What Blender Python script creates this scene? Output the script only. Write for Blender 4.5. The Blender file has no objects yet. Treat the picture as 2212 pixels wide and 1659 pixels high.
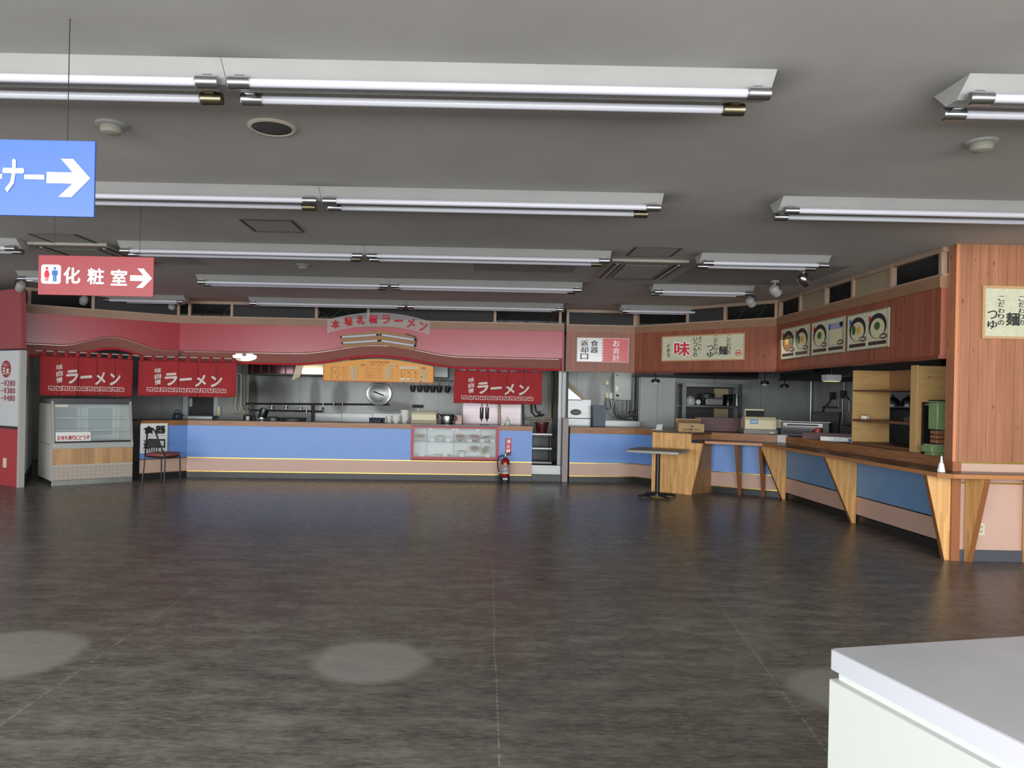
import bpy, math, random
from mathutils import Matrix, Vector

random.seed(7)
S = bpy.context.scene
COL = S.collection
# ------------------------------------------------------------------ camera
W, H = 2212, 1659
FPX, CX, CY, ROLL, EYE = 1600.0, 1035.0, 855.5, 0.021, 1.45
CEIL = 2.97
cam_d = bpy.data.cameras.new('camera')
cam = bpy.data.objects.new('camera', cam_d)
COL.objects.link(cam)
cam_d.sensor_fit = 'HORIZONTAL'
cam_d.sensor_width = 36.0
cam_d.lens = FPX * 36.0 / W
cam_d.shift_x = (W / 2 - CX) / W
cam_d.shift_y = (CY - H / 2) / W
cam_d.clip_start = 0.05
cam.matrix_world = Matrix.Translation((0, 0, EYE)) @ Matrix.Rotation(math.pi / 2, 4, 'X') @ Matrix.Rotation(ROLL, 4, 'Z')
S.camera = cam
# ------------------------------------------------------------------ view, world, lights
S.view_settings.view_transform = 'Standard'
S.view_settings.look = 'None'
S.view_settings.gamma = 1.0
S.view_settings.use_curve_mapping = False
S.view_settings.exposure = 0.0
world = bpy.data.worlds.new('daylight')
S.world = world
world.use_nodes = True
world.node_tree.nodes['Background'].inputs['Color'].default_value = (0.90, 0.96, 1.0, 1)
world.node_tree.nodes['Background'].inputs['Strength'].default_value = 0.55


def area_light(name, loc, target, sx, sy, power, color=(1, 1, 1)):
    d = bpy.data.lights.new(name, 'AREA')
    d.shape = 'RECTANGLE'
    d.size, d.size_y, d.energy, d.color = sx, sy, power, color
    o = bpy.data.objects.new(name, d)
    COL.objects.link(o)
    o.location = loc
    o.rotation_euler = (Vector(target) - Vector(loc)).to_track_quat('-Z', 'Y').to_euler()
    return o


# shop windows behind the camera, then unseen fills added to brighten back and kitchens
area_light('window_daylight_rear', (-0.5, -4.0, 1.85), (-0.5, 5, 0.55), 17.0, 2.6, 2000, (0.97, 0.99, 1.0))
area_light('window_daylight_side', (-9.4, 4.0, 1.6), (0, 6.0, 1.3), 7.0, 2.2, 110, (0.93, 0.97, 1.0))  # unseen fill added at the left to lift the far end
area_light('ramen_kitchen_fill', (-2.0, 13.75, 2.5), (-2.0, 13.9, 0), 5.5, 0.5, 17, (0.97, 1.0, 0.98))  # this and the next two are unseen fills added inside the kitchens
area_light('udon_kitchen_fill', (3.1, 14.1, 2.5), (3.1, 14.2, 0), 2.2, 0.5, 10, (1.0, 1.0, 0.95))
area_light('udon_side_fill', (5.05, 10.6, 2.5), (5.6, 10.6, 0), 0.5, 3.0, 7, (1.0, 0.98, 0.92))


# ------------------------------------------------------------------ picture geometry helpers
def uv(px, py):
    dx, dy = px - CX, py - CY
    c, s = math.cos(ROLL), math.sin(ROLL)
    return dx * c + dy * s, -dx * s + dy * c


def at(px, py, Y):
    u, v = uv(px, py)
    return Vector((u / FPX * Y, Y, EYE - v / FPX * Y))


def on_z(px, py, z):
    u, v = uv(px, py)
    Y = FPX * (EYE - z) / v
    return Vector((u / FPX * Y, Y, z))


def on_plane(px, py, A, B, off=0.0):
    """Point on the upright plane through plan points A, B, moved OFF towards the viewer."""
    u, v = uv(px, py)
    d = (Vector(B) - Vector(A)).normalized()
    n = Vector((d.y, -d.x))
    A = Vector(A) + n * off
    r = Vector((u / FPX, 1.0))
    Y = A.dot(n) / r.dot(n)
    return Vector((u / FPX * Y, Y, EYE - v / FPX * Y))


# ------------------------------------------------------------------ materials
def lin(c):
    out = []
    for x in c:
        x = x / 255.0
        out.append(x / 12.92 if x <= 0.04045 else ((x + 0.055) / 1.055) ** 2.4)
    return (*out, 1.0)


MATS = {}


def mat(name, rgb, rough=0.5, metal=0.0, var=0.0, scale=(8, 8, 8), bump=0.0, spec=0.5, alpha=1.0, emit=None, rgb2=None, coat=0.0, trans=0.0):
    if name in MATS:
        return MATS[name]
    m = bpy.data.materials.new(name)
    m.use_nodes = True
    nt = m.node_tree
    b = nt.nodes['Principled BSDF']
    b.inputs['Base Color'].default_value = lin(rgb)
    b.inputs['Roughness'].default_value = rough
    b.inputs['Metallic'].default_value = metal
    b.inputs['Specular IOR Level'].default_value = spec
    b.inputs['Coat Weight'].default_value = coat
    b.inputs['Transmission Weight'].default_value = trans
    if alpha < 1:
        b.inputs['Alpha'].default_value = alpha
    if emit:
        b.inputs['Emission Color'].default_value = lin(emit[0])
        b.inputs['Emission Strength'].default_value = emit[1]
    if var or bump or rgb2:
        tc = nt.nodes.new('ShaderNodeTexCoord')
        mp = nt.nodes.new('ShaderNodeMapping')
        mp.inputs['Scale'].default_value = scale
        nt.links.new(tc.outputs['Object'], mp.inputs['Vector'])
        nz = nt.nodes.new('ShaderNodeTexNoise')
        nz.inputs['Scale'].default_value = 1.0
        nz.inputs['Detail'].default_value = 6.0
        nz.inputs['Roughness'].default_value = 0.6
        nt.links.new(mp.outputs['Vector'], nz.inputs['Vector'])
        if var or rgb2:
            rp = nt.nodes.new('ShaderNodeValToRGB')
            c = lin(rgb)
            c2 = lin(rgb2) if rgb2 else tuple(min(1, x * (1 + var)) for x in c[:3]) + (1,)
            c1 = c if rgb2 else tuple(x * (1 - var) for x in c[:3]) + (1,)
            rp.color_ramp.elements[0].color = c1
            rp.color_ramp.elements[1].color = c2
            rp.color_ramp.elements[0].position = 0.35
            rp.color_ramp.elements[1].position = 0.65
            nt.links.new(nz.outputs['Fac'], rp.inputs['Fac'])
            nt.links.new(rp.outputs['Color'], b.inputs['Base Color'])
        if bump:
            bp = nt.nodes.new('ShaderNodeBump')
            bp.inputs['Strength'].default_value = bump
            bp.inputs['Distance'].default_value = 0.01
            nt.links.new(nz.outputs['Fac'], bp.inputs['Height'])
            nt.links.new(bp.outputs['Normal'], b.inputs['Normal'])
    MATS[name] = m
    return m


class NT:
    """Small node-graph helper."""
    def __init__(s, m):
        s.t = m.node_tree
        s.b = s.t.nodes['Principled BSDF']
        s.tc = s.t.nodes.new('ShaderNodeTexCoord')

    def math(s, op, a, b=None, c=None):
        n = s.t.nodes.new('ShaderNodeMath')
        n.operation = op
        for i, x in enumerate((a, b, c)):
            if x is None:
                continue
            if isinstance(x, (int, float)):
                n.inputs[i].default_value = x
            else:
                s.t.links.new(x, n.inputs[i])
        return n.outputs[0]

    def xyz(s, vec=None):
        n = s.t.nodes.new('ShaderNodeSeparateXYZ')
        s.t.links.new(vec or s.tc.outputs['Object'], n.inputs[0])
        return n.outputs

    def noise(s, scale=(1, 1, 1), detail=5, rough=0.6):
        mp = s.t.nodes.new('ShaderNodeMapping')
        mp.inputs['Scale'].default_value = scale
        s.t.links.new(s.tc.outputs['Object'], mp.inputs['Vector'])
        n = s.t.nodes.new('ShaderNodeTexNoise')
        n.inputs['Scale'].default_value = 1
        n.inputs['Detail'].default_value = detail
        n.inputs['Roughness'].default_value = rough
        s.t.links.new(mp.outputs['Vector'], n.inputs['Vector'])
        return n.outputs['Fac']

    def ramp(s, fac, stops):
        n = s.t.nodes.new('ShaderNodeValToRGB')
        e = n.color_ramp.elements
        while len(e) < len(stops):
            e.new(0.5)
        for i, (p, c) in enumerate(stops):
            e[i].position = p
            e[i].color = c if len(c) == 4 and max(c) <= 1.0 else lin(c[:3])
        s.t.links.new(fac, n.inputs['Fac'])
        return n.outputs['Color']

    def mix(s, fac, a, b, mode='MIX'):
        n = s.t.nodes.new('ShaderNodeMix')
        n.data_type = 'RGBA'
        n.blend_type = mode
        for sock, x in ((n.inputs['Factor'], fac), (n.inputs[6], a), (n.inputs[7], b)):
            if isinstance(x, (int, float)):
                sock.default_value = x
            elif isinstance(x, tuple):
                sock.default_value = x
            else:
                s.t.links.new(x, sock)
        return n.outputs[2]

    def color(s, c):
        s.t.links.new(c, s.b.inputs['Base Color'])

    def bump(s, h, strength=0.3, dist=0.01):
        bp = s.t.nodes.new('ShaderNodeBump')
        bp.inputs['Strength'].default_value = strength
        bp.inputs['Distance'].default_value = dist
        s.t.links.new(h, bp.inputs['Height'])
        s.t.links.new(bp.outputs['Normal'], s.b.inputs['Normal'])


def smooth_step(g, x, lo, hi):
    n = g.t.nodes.new('ShaderNodeMapRange')
    n.interpolation_type = 'SMOOTHSTEP'
    n.inputs['From Min'].default_value = lo
    n.inputs['From Max'].default_value = hi
    g.t.links.new(x, n.inputs['Value'])
    return n.outputs['Result']


def floor_material():
    m = mat('worn dark vinyl floor', (96, 92, 87), rough=0.4, spec=0.10)
    g = NT(m)
    x, y, z = g.xyz()
    streak = g.noise((2.6, 7.5, 1), 9, 0.72)
    fine = g.noise((14, 46, 1), 6, 0.75)
    big = g.noise((0.35, 0.5, 1), 3, 0.5)
    col = g.ramp(streak, [(0.34, (71, 67, 63)), (0.52, (101, 97, 91)), (0.70, (132, 128, 121))])
    col = g.mix(smooth_step(g, fine, 0.42, 0.66), col, g.mix(0.5, col, lin((140, 136, 129))))
    col = g.mix(smooth_step(g, big, 0.4, 0.7), col, g.mix(0.35, col, lin((68, 64, 60))))
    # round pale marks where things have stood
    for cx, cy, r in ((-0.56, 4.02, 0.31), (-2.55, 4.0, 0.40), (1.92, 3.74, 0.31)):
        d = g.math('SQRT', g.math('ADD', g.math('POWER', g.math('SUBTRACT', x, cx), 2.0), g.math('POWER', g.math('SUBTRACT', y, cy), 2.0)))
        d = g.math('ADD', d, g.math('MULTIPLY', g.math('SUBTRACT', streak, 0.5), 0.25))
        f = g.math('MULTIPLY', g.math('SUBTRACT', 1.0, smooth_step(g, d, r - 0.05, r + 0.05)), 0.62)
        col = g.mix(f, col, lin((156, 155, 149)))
    # pale worn seams between the sheets
    for ax, ay, bx, by in ((-2.05, 6.0, -2.0, 2.2), (0.15, 6.6, 0.10, 2.5), (2.25, 9.4, 1.42, 2.6)):
        t = g.math('DIVIDE', g.math('SUBTRACT', y, ay), by - ay)
        lx = g.math('ADD', g.math('MULTIPLY', t, bx - ax), ax)
        lx = g.math('ADD', lx, g.math('MULTIPLY', g.math('SUBTRACT', big, 0.5), 0.06))
        d = g.math('ABSOLUTE', g.math('SUBTRACT', x, lx))
        f = g.math('LESS_THAN', d, 0.0035)
        f = g.math('MULTIPLY', f, g.math('MULTIPLY', g.math('GREATER_THAN', fine, 0.48), 0.42))
        f = g.math('MULTIPLY', f, g.math('LESS_THAN', y, max(ay, by)))
        col = g.mix(f, col, lin((178, 175, 168)))
    g.color(col)
    rg = g.math('ADD', g.math('MULTIPLY', streak, 0.16), 0.19)
    g.t.links.new(rg, g.b.inputs['Roughness'])
    g.bump(fine, 0.10, 0.004)
    return m


def plank_material(name, base, dark, width, axis='x', knots=True, rough=0.45, line=0.04):
    """Vertical tongue and groove boards; AXIS is the local axis across the boards."""
    m = mat(name, base, rough=rough)
    g = NT(m)
    o = g.xyz()
    a = {'x': o[0], 'y': o[1]}[axis]
    k = g.math('DIVIDE', a, width)
    fr = g.math('FRACT', k)
    idx = g.math('FLOOR', k)
    gap = g.math('LESS_THAN', fr, line)
    sc = (14, 14, 0.9)
    grain = g.noise(sc, 6, 0.6)
    wn = g.t.nodes.new('ShaderNodeTexWhiteNoise')
    wn.noise_dimensions = '1D'
    g.t.links.new(idx, wn.inputs['W'])
    b2 = tuple(min(255, c * 1.14) for c in base)
    b1 = tuple(c * 0.88 for c in base)
    col = g.ramp(grain, [(0.3, b1), (0.7, b2)])
    col = g.mix(g.math('MULTIPLY', wn.outputs['Value'], 0.28), col, lin(dark))
    if knots:
        vo = g.t.nodes.new('ShaderNodeTexVoronoi')
        mp = g.t.nodes.new('ShaderNodeMapping')
        mp.inputs['Scale'].default_value = (9, 9, 4.2)
        g.t.links.new(g.tc.outputs['Object'], mp.inputs['Vector'])
        g.t.links.new(mp.outputs['Vector'], vo.inputs['Vector'])
        vo.inputs['Scale'].default_value = 1.0
        col = g.mix(g.math('MULTIPLY', g.math('SUBTRACT', 1.0, smooth_step(g, vo.outputs['Distance'], 0.04, 0.15)), 0.7), col, lin(tuple(c * 0.45 for c in dark)))
    col = g.mix(g.math('MULTIPLY', gap, 0.75), col, lin(tuple(c * 0.4 for c in dark)))
    g.color(col)
    g.bump(g.math('SUBTRACT', 1.0, gap), 0.3, 0.004)
    return m


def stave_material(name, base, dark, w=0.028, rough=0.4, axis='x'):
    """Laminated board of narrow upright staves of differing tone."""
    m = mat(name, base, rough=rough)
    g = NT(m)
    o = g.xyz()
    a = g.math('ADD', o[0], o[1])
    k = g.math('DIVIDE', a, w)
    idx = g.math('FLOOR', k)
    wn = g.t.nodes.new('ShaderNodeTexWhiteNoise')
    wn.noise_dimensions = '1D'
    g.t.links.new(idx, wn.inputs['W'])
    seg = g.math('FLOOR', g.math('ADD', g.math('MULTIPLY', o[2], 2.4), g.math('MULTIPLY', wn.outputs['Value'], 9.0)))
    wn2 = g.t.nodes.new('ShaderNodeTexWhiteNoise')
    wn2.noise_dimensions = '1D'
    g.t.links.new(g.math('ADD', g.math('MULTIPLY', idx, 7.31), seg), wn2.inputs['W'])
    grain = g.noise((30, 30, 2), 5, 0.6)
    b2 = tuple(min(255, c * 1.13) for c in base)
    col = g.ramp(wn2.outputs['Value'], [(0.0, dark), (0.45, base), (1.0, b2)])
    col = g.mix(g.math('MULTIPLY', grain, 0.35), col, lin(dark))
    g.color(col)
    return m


def ceiling_material():
    m = mat('painted ceiling board', (196, 194, 190), rough=0.75)
    g = NT(m)
    x, y, z = g.xyz()
    n = g.noise((0.8, 0.8, 1), 5, 0.6)
    col = g.ramp(n, [(0.3, (176, 173, 169)), (0.7, (192, 189, 184))])
    # darker board patches near the kitchens
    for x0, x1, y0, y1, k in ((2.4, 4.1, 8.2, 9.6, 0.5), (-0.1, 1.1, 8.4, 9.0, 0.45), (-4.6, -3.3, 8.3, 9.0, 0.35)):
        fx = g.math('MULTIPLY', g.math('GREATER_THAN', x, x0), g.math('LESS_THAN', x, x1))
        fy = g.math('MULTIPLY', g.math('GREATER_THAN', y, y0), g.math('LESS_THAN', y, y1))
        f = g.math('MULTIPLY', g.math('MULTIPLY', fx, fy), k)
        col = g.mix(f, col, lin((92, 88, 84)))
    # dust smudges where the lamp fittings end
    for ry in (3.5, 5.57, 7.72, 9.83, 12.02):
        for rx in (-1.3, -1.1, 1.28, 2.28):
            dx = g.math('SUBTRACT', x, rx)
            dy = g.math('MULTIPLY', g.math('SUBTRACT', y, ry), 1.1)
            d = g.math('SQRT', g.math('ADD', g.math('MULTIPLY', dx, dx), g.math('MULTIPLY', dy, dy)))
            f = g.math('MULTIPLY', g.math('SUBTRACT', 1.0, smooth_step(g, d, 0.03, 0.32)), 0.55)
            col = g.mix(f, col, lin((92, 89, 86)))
    g.color(col)
    return m


def kitchen_wall_material():
    m = mat('grey kitchen wall panel', (150, 156, 152), rough=0.35)
    g = NT(m)
    x, y, z = g.xyz()
    n = g.noise((2.0, 2.0, 1.2), 6, 0.65)
    col = g.ramp(n, [(0.3, (136, 141, 138)), (0.7, (164, 169, 164))])
    k = g.math('DIVIDE', g.math('ADD', x, 9.1), 0.92)
    gap = g.math('LESS_THAN', g.math('FRACT', k), 0.012)
    col = g.mix(g.math('MULTIPLY', gap, 0.6), col, lin((80, 84, 82)))
    # soot and grease blotches
    for cx, cz, rx, rz, s in ((-2.78, 1.36, 0.20, 0.42, 0.95), (-3.28, 1.40, 0.14, 0.44, 0.85), (-4.10, 1.40, 0.45, 0.45, 0.6), (-4.52, 1.30, 0.13, 0.65, 0.9),
                              (-1.72, 1.19, 0.55, 0.15, 1.0), (-1.55, 1.42, 0.38, 0.42, 0.6), (-3.9, 1.0, 0.9, 0.2, 0.55), (2.30, 1.55, 0.18, 0.5, 0.6), (3.0, 1.75, 0.7, 0.3, 0.5)):
        dx = g.math('DIVIDE', g.math('SUBTRACT', x, cx), rx)
        dz = g.math('DIVIDE', g.math('SUBTRACT', z, cz), rz)
        d = g.math('SQRT', g.math('ADD', g.math('MULTIPLY', dx, dx), g.math('MULTIPLY', dz, dz)))
        d = g.math('ADD', d, g.math('MULTIPLY', g.math('SUBTRACT', n, 0.5), 0.7))
        f = g.math('MULTIPLY', g.math('SUBTRACT', 1.0, smooth_step(g, d, 0.45, 1.1)), s)
        col = g.mix(f, col, lin((38, 39, 38)))
    g.color(col)
    return m


# ------------------------------------------------------------------ mesh helpers
class MB:
    def __init__(s):
        s.v, s.f, s.M = [], [], None

    def add(s, vs, fs):
        o = len(s.v)
        for p in vs:
            p = Vector(p)
            s.v.append(tuple(s.M @ p) if s.M else tuple(p))
        s.f += [tuple(i + o for i in f) for f in fs]
        return s

    def box(s, x0, x1, y0, y1, z0, z1):
        vs = [(x, y, z) for z in (z0, z1) for y in (y0, y1) for x in (x0, x1)]
        return s.add(vs, [(0, 2, 3, 1), (4, 5, 7, 6), (0, 1, 5, 4), (2, 6, 7, 3), (0, 4, 6, 2), (1, 3, 7, 5)])

    def prism(s, poly, d0, d1, axis='y'):
        """Extrude a polygon: axis y takes (x, z) points, z takes (x, y), x takes (y, z)."""
        n = len(poly)
        mk = {'y': lambda p, d: (p[0], d, p[1]), 'z': lambda p, d: (p[0], p[1], d), 'x': lambda p, d: (d, p[0], p[1])}[axis]
        vs = [mk(p, d0) for p in poly] + [mk(p, d1) for p in poly]
        fs = [tuple(range(n))[::-1], tuple(range(n, 2 * n))]
        fs += [(i, (i + 1) % n, n + (i + 1) % n, n + i) for i in range(n)]
        return s.add(vs, fs)

    def tube(s, pts, r, n=8, closed=False):
        pts = [Vector(p) for p in pts]
        m = len(pts)
        rs = r if isinstance(r, (list, tuple)) else [r] * m
        vs, fs = [], []
        up = None
        for i, p in enumerate(pts):
            a = pts[(i - 1) % m] if (i > 0 or closed) else p
            b = pts[(i + 1) % m] if (i < m - 1 or closed) else p
            t = (b - a).normalized()
            if up is None:
                up = Vector((0, 0, 1)) if abs(t.z) < 0.9 else Vector((1, 0, 0))
            e1 = (up - t * up.dot(t)).normalized()
            up = e1
            e2 = t.cross(e1)
            for k in range(n):
                w = 2 * math.pi * k / n
                vs.append(p + (e1 * math.cos(w) + e2 * math.sin(w)) * rs[i])
        for i in range(m if closed else m - 1):
            j = (i + 1) % m
            for k in range(n):
                l = (k + 1) % n
                fs.append((i * n + k, j * n + k, j * n + l, i * n + l))
        if not closed:
            fs.append(tuple(range(n)))
            fs.append(tuple(range((m - 1) * n, m * n))[::-1])
        return s.add(vs, fs)

    def lathe(s, prof, c=(0, 0, 0), n=24, M=None):
        """Profile of (radius, z) spun round z, then M, then moved to c."""
        vs, fs = [], []
        for r, z in prof:
            for k in range(n):
                w = 2 * math.pi * k / n
                p = Vector((r * math.cos(w), r * math.sin(w), z))
                if M:
                    p = M @ p
                vs.append(p + Vector(c))
        for i in range(len(prof) - 1):
            for k in range(n):
                l = (k + 1) % n
                fs.append((i * n + k, i * n + l, (i + 1) * n + l, (i + 1) * n + k))
        if prof[0][0] > 1e-5:
            fs.append(tuple(range(n))[::-1])
        if prof[-1][0] > 1e-5:
            fs.append(tuple(range((len(prof) - 1) * n, len(prof) * n)))
        return s.add(vs, fs)

    def strip(s, pts, z0, z1, o0, o1):
        """Upright band along a plan polyline between offsets o0 and o1 towards the viewer."""
        A, B = offset(pts, o0), offset(pts, o1)
        n = len(pts)
        vs = [(*p, z0) for p in A] + [(*p, z0) for p in B] + [(*p, z1) for p in A] + [(*p, z1) for p in B]
        fs = []
        for i in range(n - 1):
            j = i + 1
            fs += [(i, j, n + j, n + i)[::-1], (2 * n + i, 2 * n + j, 3 * n + j, 3 * n + i), (n + i, n + j, 3 * n + j, 3 * n + i), (i, 2 * n + i, 2 * n + j, j)]
        fs += [(0, n, 3 * n, 2 * n), (n - 1, 3 * n - 1, 4 * n - 1, 2 * n - 1)]
        return s.add(vs, fs)


def offset(pts, o):
    P = [Vector(p) for p in pts]
    out = []
    for i, p in enumerate(P):
        ds = []
        if i > 0:
            ds.append((p - P[i - 1]).normalized())
        if i < len(P) - 1:
            ds.append((P[i + 1] - p).normalized())
        ns = [Vector((d.y, -d.x)) for d in ds]
        if len(ns) == 1:
            out.append(p + ns[0] * o)
        else:
            b = (ns[0] + ns[1]).normalized()
            out.append(p + b * (o / max(0.3, b.dot(ns[0]))))
    return out


def build(name, mb, m, parent=None, bevel=0.0, smooth=True):
    me = bpy.data.meshes.new(name)
    me.from_pydata(mb.v, [], mb.f)
    me.materials.append(m)
    if smooth:
        me.polygons.foreach_set('use_smooth', [True] * len(me.polygons))
        me.set_sharp_from_angle(angle=math.radians(35))
    me.update()
    o = bpy.data.objects.new(name, me)
    COL.objects.link(o)
    if parent:
        o.parent = parent
    if bevel:
        b = o.modifiers.new('edge', 'BEVEL')
        b.width, b.segments, b.limit_method = bevel, 2, 'ANGLE'
    return o


def tag(o, label, cat, group=None):
    o['label'], o['category'] = label, cat
    if group:
        o['group'] = group
    return o


def thing(name, label, cat, loc=(0, 0, 0), rz=0.0, group=None):
    o = bpy.data.objects.new(name, None)
    COL.objects.link(o)
    o.location = loc
    o.rotation_euler = (0, 0, rz)
    o.empty_display_size = 0.1
    return tag(o, label, cat, group)


def solo(name, mb, m, label, cat, group=None, loc=None, rz=0.0, bevel=0.0):
    o = build(name, mb, m, None, bevel)
    if loc is not None:
        o.location = loc
        o.rotation_euler = (0, 0, rz)
    return tag(o, label, cat, group)


def struct(name, mb, m, parent=None, bevel=0.0):
    o = build(name, mb, m, parent, bevel)
    if parent is None:
        o['kind'] = 'structure'
    return o


def dup(root, loc, rz=None, label=None):
    r = root.copy()
    COL.objects.link(r)
    r.location = loc
    if rz is not None:
        r.rotation_euler = (0, 0, rz)
    if label:
        r['label'] = label
    for ch in list(root.children):
        c = ch.copy()
        COL.objects.link(c)
        c.parent = r
        for gch in list(ch.children):
            d = gch.copy()
            COL.objects.link(d)
            d.parent = c
    return r


# lettering: glyph outlines of the built-in typeface
GLYPHS = {}


def glyph(sx, bold=0.0):
    key = (sx, bold)
    if key in GLYPHS:
        return GLYPHS[key]
    c = bpy.data.curves.new('glyph', 'FONT')
    c.body = sx
    c.resolution_u = 2
    o = bpy.data.objects.new('glyph', c)
    COL.objects.link(o)
    dg = bpy.context.evaluated_depsgraph_get()
    me = bpy.data.meshes.new_from_object(o.evaluated_get(dg))
    vs = [(v.co.x, v.co.y, 0) for v in me.vertices]
    fs = [tuple(p.vertices) for p in me.polygons]
    if bold > 0.004:
        k, b_ = len(vs), bold * 0.8
        sh = ((b_, 0), (-b_, 0), (0, b_), (0, -b_)) if bold > 0.024 else ((b_, 0), (-b_, 0))
        v0, f0 = list(vs), list(fs)
        for i, (dx, dz) in enumerate(sh):
            vs += [(a + dx, b + dz, i + 1) for a, b, _ in v0]
            fs += [tuple(j + k * (i + 1) for j in f) for f in f0]
    bpy.data.objects.remove(o)
    bpy.data.curves.remove(c)
    bpy.data.meshes.remove(me)
    GLYPHS[key] = (vs, fs)
    return GLYPHS[key]


def write(mb, text, x0, x1, z0, z1, y=-0.004, bold=0.0, shear=0.0, warp=None):
    """Fit TEXT into the rectangle, facing local -y."""
    vs, fs = glyph(text, bold)
    if not vs:
        return
    ax, bx = min(v[0] for v in vs), max(v[0] for v in vs)
    az, bz = min(v[1] for v in vs), max(v[1] for v in vs)
    out = []
    for vx, vz, ly in vs:
        fz = (vz - az) / max(1e-6, bz - az)
        X = x0 + (vx - ax) / max(1e-6, bx - ax) * (x1 - x0) + shear * (fz - 0.5)
        Z = z0 + fz * (z1 - z0)
        yy = y - 0.0005 * ly
        out.append(warp(X, Z, yy) if warp else (X, yy, Z))
    mb.add(out, fs)


def row(mb, text, x0, x1, z0, z1, y=-0.004, bold=0.0, fill=0.86, warp=None):
    """Characters side by side in equal cells."""
    n = len(text)
    w = (x1 - x0) / n
    for i, ch in enumerate(text):
        if ch == ' ':
            continue
        a = x0 + i * w + w * (1 - fill) / 2
        if ch in 'ー一-':
            zc, hh = (z0 + z1) / 2, (z1 - z0) * 0.07
            write(mb, ch, a, a + w * fill, zc - hh, zc + hh, y, bold, warp=warp)
        else:
            write(mb, ch, a, a + w * fill, z0, z1, y, bold, warp=warp)


def column(mb, text, xc, w, ztop, zbot, y=-0.004, bold=0.0, fill=0.86):
    n = len(text)
    h = (ztop - zbot) / n
    for i, ch in enumerate(text):
        t = ztop - i * h - h * (1 - fill) / 2
        ww, hh = w, h * fill
        if ch in '、。':
            write(mb, ch, xc + w * 0.1, xc + w * 0.35, t - hh * 0.3, t, y, bold)
        else:
            write(mb, ch, xc - ww / 2, xc + ww / 2, t - hh, t, y, bold)


def ellipse(mb, cx, cz, rx, rz, y, n=24, cut=None):
    vs = [(cx + rx * math.cos(2 * math.pi * k / n), y, cz + rz * math.sin(2 * math.pi * k / n)) for k in range(n)]
    mb.add(vs, [tuple(range(n))])


def rect(mb, x0, x1, z0, z1, y):
    mb.add([(x0, y, z0), (x1, y, z0), (x1, y, z1), (x0, y, z1)], [(0, 1, 2, 3)])


def angle_of(A, B):
    return math.atan2(B[1] - A[1], B[0] - A[0])


# ------------------------------------------------------------------ palette
M_floor = floor_material()
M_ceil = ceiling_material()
M_kwall = kitchen_wall_material()
M_white = mat('white enamel', (156, 156, 153), 0.4, var=0.03, scale=(3, 3, 3))
M_tube = mat('lamp tube glass', (188, 188, 196), 0.2)
M_chrome = mat('brushed chrome', (190, 192, 196), 0.22, 1.0)
M_brass = mat('tarnished brass', (136, 126, 104), 0.35, 1.0)
M_steel = mat('stainless steel', (122, 124, 124), 0.36, 1.0, var=0.08, scale=(2, 2, 30))
M_steel2 = mat('dull stainless steel', (150, 152, 150), 0.4, 1.0, var=0.12, scale=(3, 3, 3))
M_black = mat('black metal', (24, 24, 25), 0.45)
M_soot = mat('sooty iron', (38, 38, 38), 0.5)
M_rubber = mat('black rubber', (22, 22, 22), 0.6)
M_red = mat('red laminate', (164, 34, 50), 0.28, var=0.05, scale=(1.5, 1.5, 60), coat=0.1)
M_redlip = mat('glossy maroon laminate', (150, 96, 88), 0.12, coat=1.0, spec=0.9)
M_redrim = mat('red rim', (190, 44, 58), 0.3)
M_redframe = mat('red painted frame', (176, 42, 56), 0.4)
M_cloth = mat('red cotton', (158, 42, 46), 0.9, var=0.06, scale=(3, 3, 3))
M_ink = mat('white print', (214, 204, 196), 0.8)
M_blue = mat('blue laminate', (112, 152, 216), 0.4, var=0.02, scale=(4, 4, 4))
M_blue2 = mat('deeper blue laminate', (104, 146, 188), 0.4, var=0.03, scale=(4, 4, 4))
M_pink = mat('pink beige laminate', (198, 164, 148), 0.45, var=0.02, scale=(4, 4, 4))
M_gold = mat('gold strip', (184, 154, 82), 0.3, 1.0)
M_kick = mat('black skirting', (34, 33, 34), 0.4)
M_wtop = mat('brown wood edge', (166, 116, 74), 0.4, rgb2=(134, 88, 54), scale=(3, 3, 40))
M_wdark = mat('worn brown worktop', (86, 66, 52), 0.3, rgb2=(62, 48, 40), scale=(4, 4, 4))
M_cap = mat('beige cap rail', (138, 104, 78), 0.5, var=0.06, scale=(3, 3, 3))
M_frame = mat('tan painted frame', (158, 132, 112), 0.5)
M_dark = mat('dark void', (30, 31, 32), 0.8)
M_screen = mat('dark mesh screen', (40, 40, 40), 0.7, rgb2=(22, 22, 22), scale=(120, 120, 120))
M_board = plank_material('reddish cedar boards', (140, 78, 56), (108, 58, 43), 0.085, 'x', True, 0.45)
M_boardlight = plank_material('light cedar boards', (162, 108, 76), (134, 82, 54), 0.085, 'x', True, 0.42)
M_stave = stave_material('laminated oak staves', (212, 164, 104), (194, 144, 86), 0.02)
M_stavedark = stave_material('shaded oak staves', (150, 112, 72), (128, 92, 58), 0.02)  # same oak; shade on its turned-away faces is put into the colour
M_ply = mat('birch plywood', (206, 170, 112), 0.5, rgb2=(190, 150, 96), scale=(2, 2, 12))
M_plybrown = mat('brown shelf board', (122, 84, 56), 0.45, rgb2=(100, 68, 46), scale=(3, 18, 3))
M_glass = mat('clear glass', (235, 245, 243), 0.02, alpha=0.16, spec=0.6)
M_cream = mat('cream plastic', (216, 206, 172), 0.45)
M_gray = mat('grey plastic', (128, 126, 120), 0.5)
M_lgray = mat('light grey metal', (172, 176, 172), 0.45, var=0.04, scale=(3, 3, 3))
M_pipe = mat('cream pipe', (178, 168, 148), 0.5)
M_card = mat('cardboard', (176, 146, 104), 0.8, var=0.05, scale=(6, 6, 6))
M_paper = mat('white paper', (226, 228, 224), 0.6)
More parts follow.
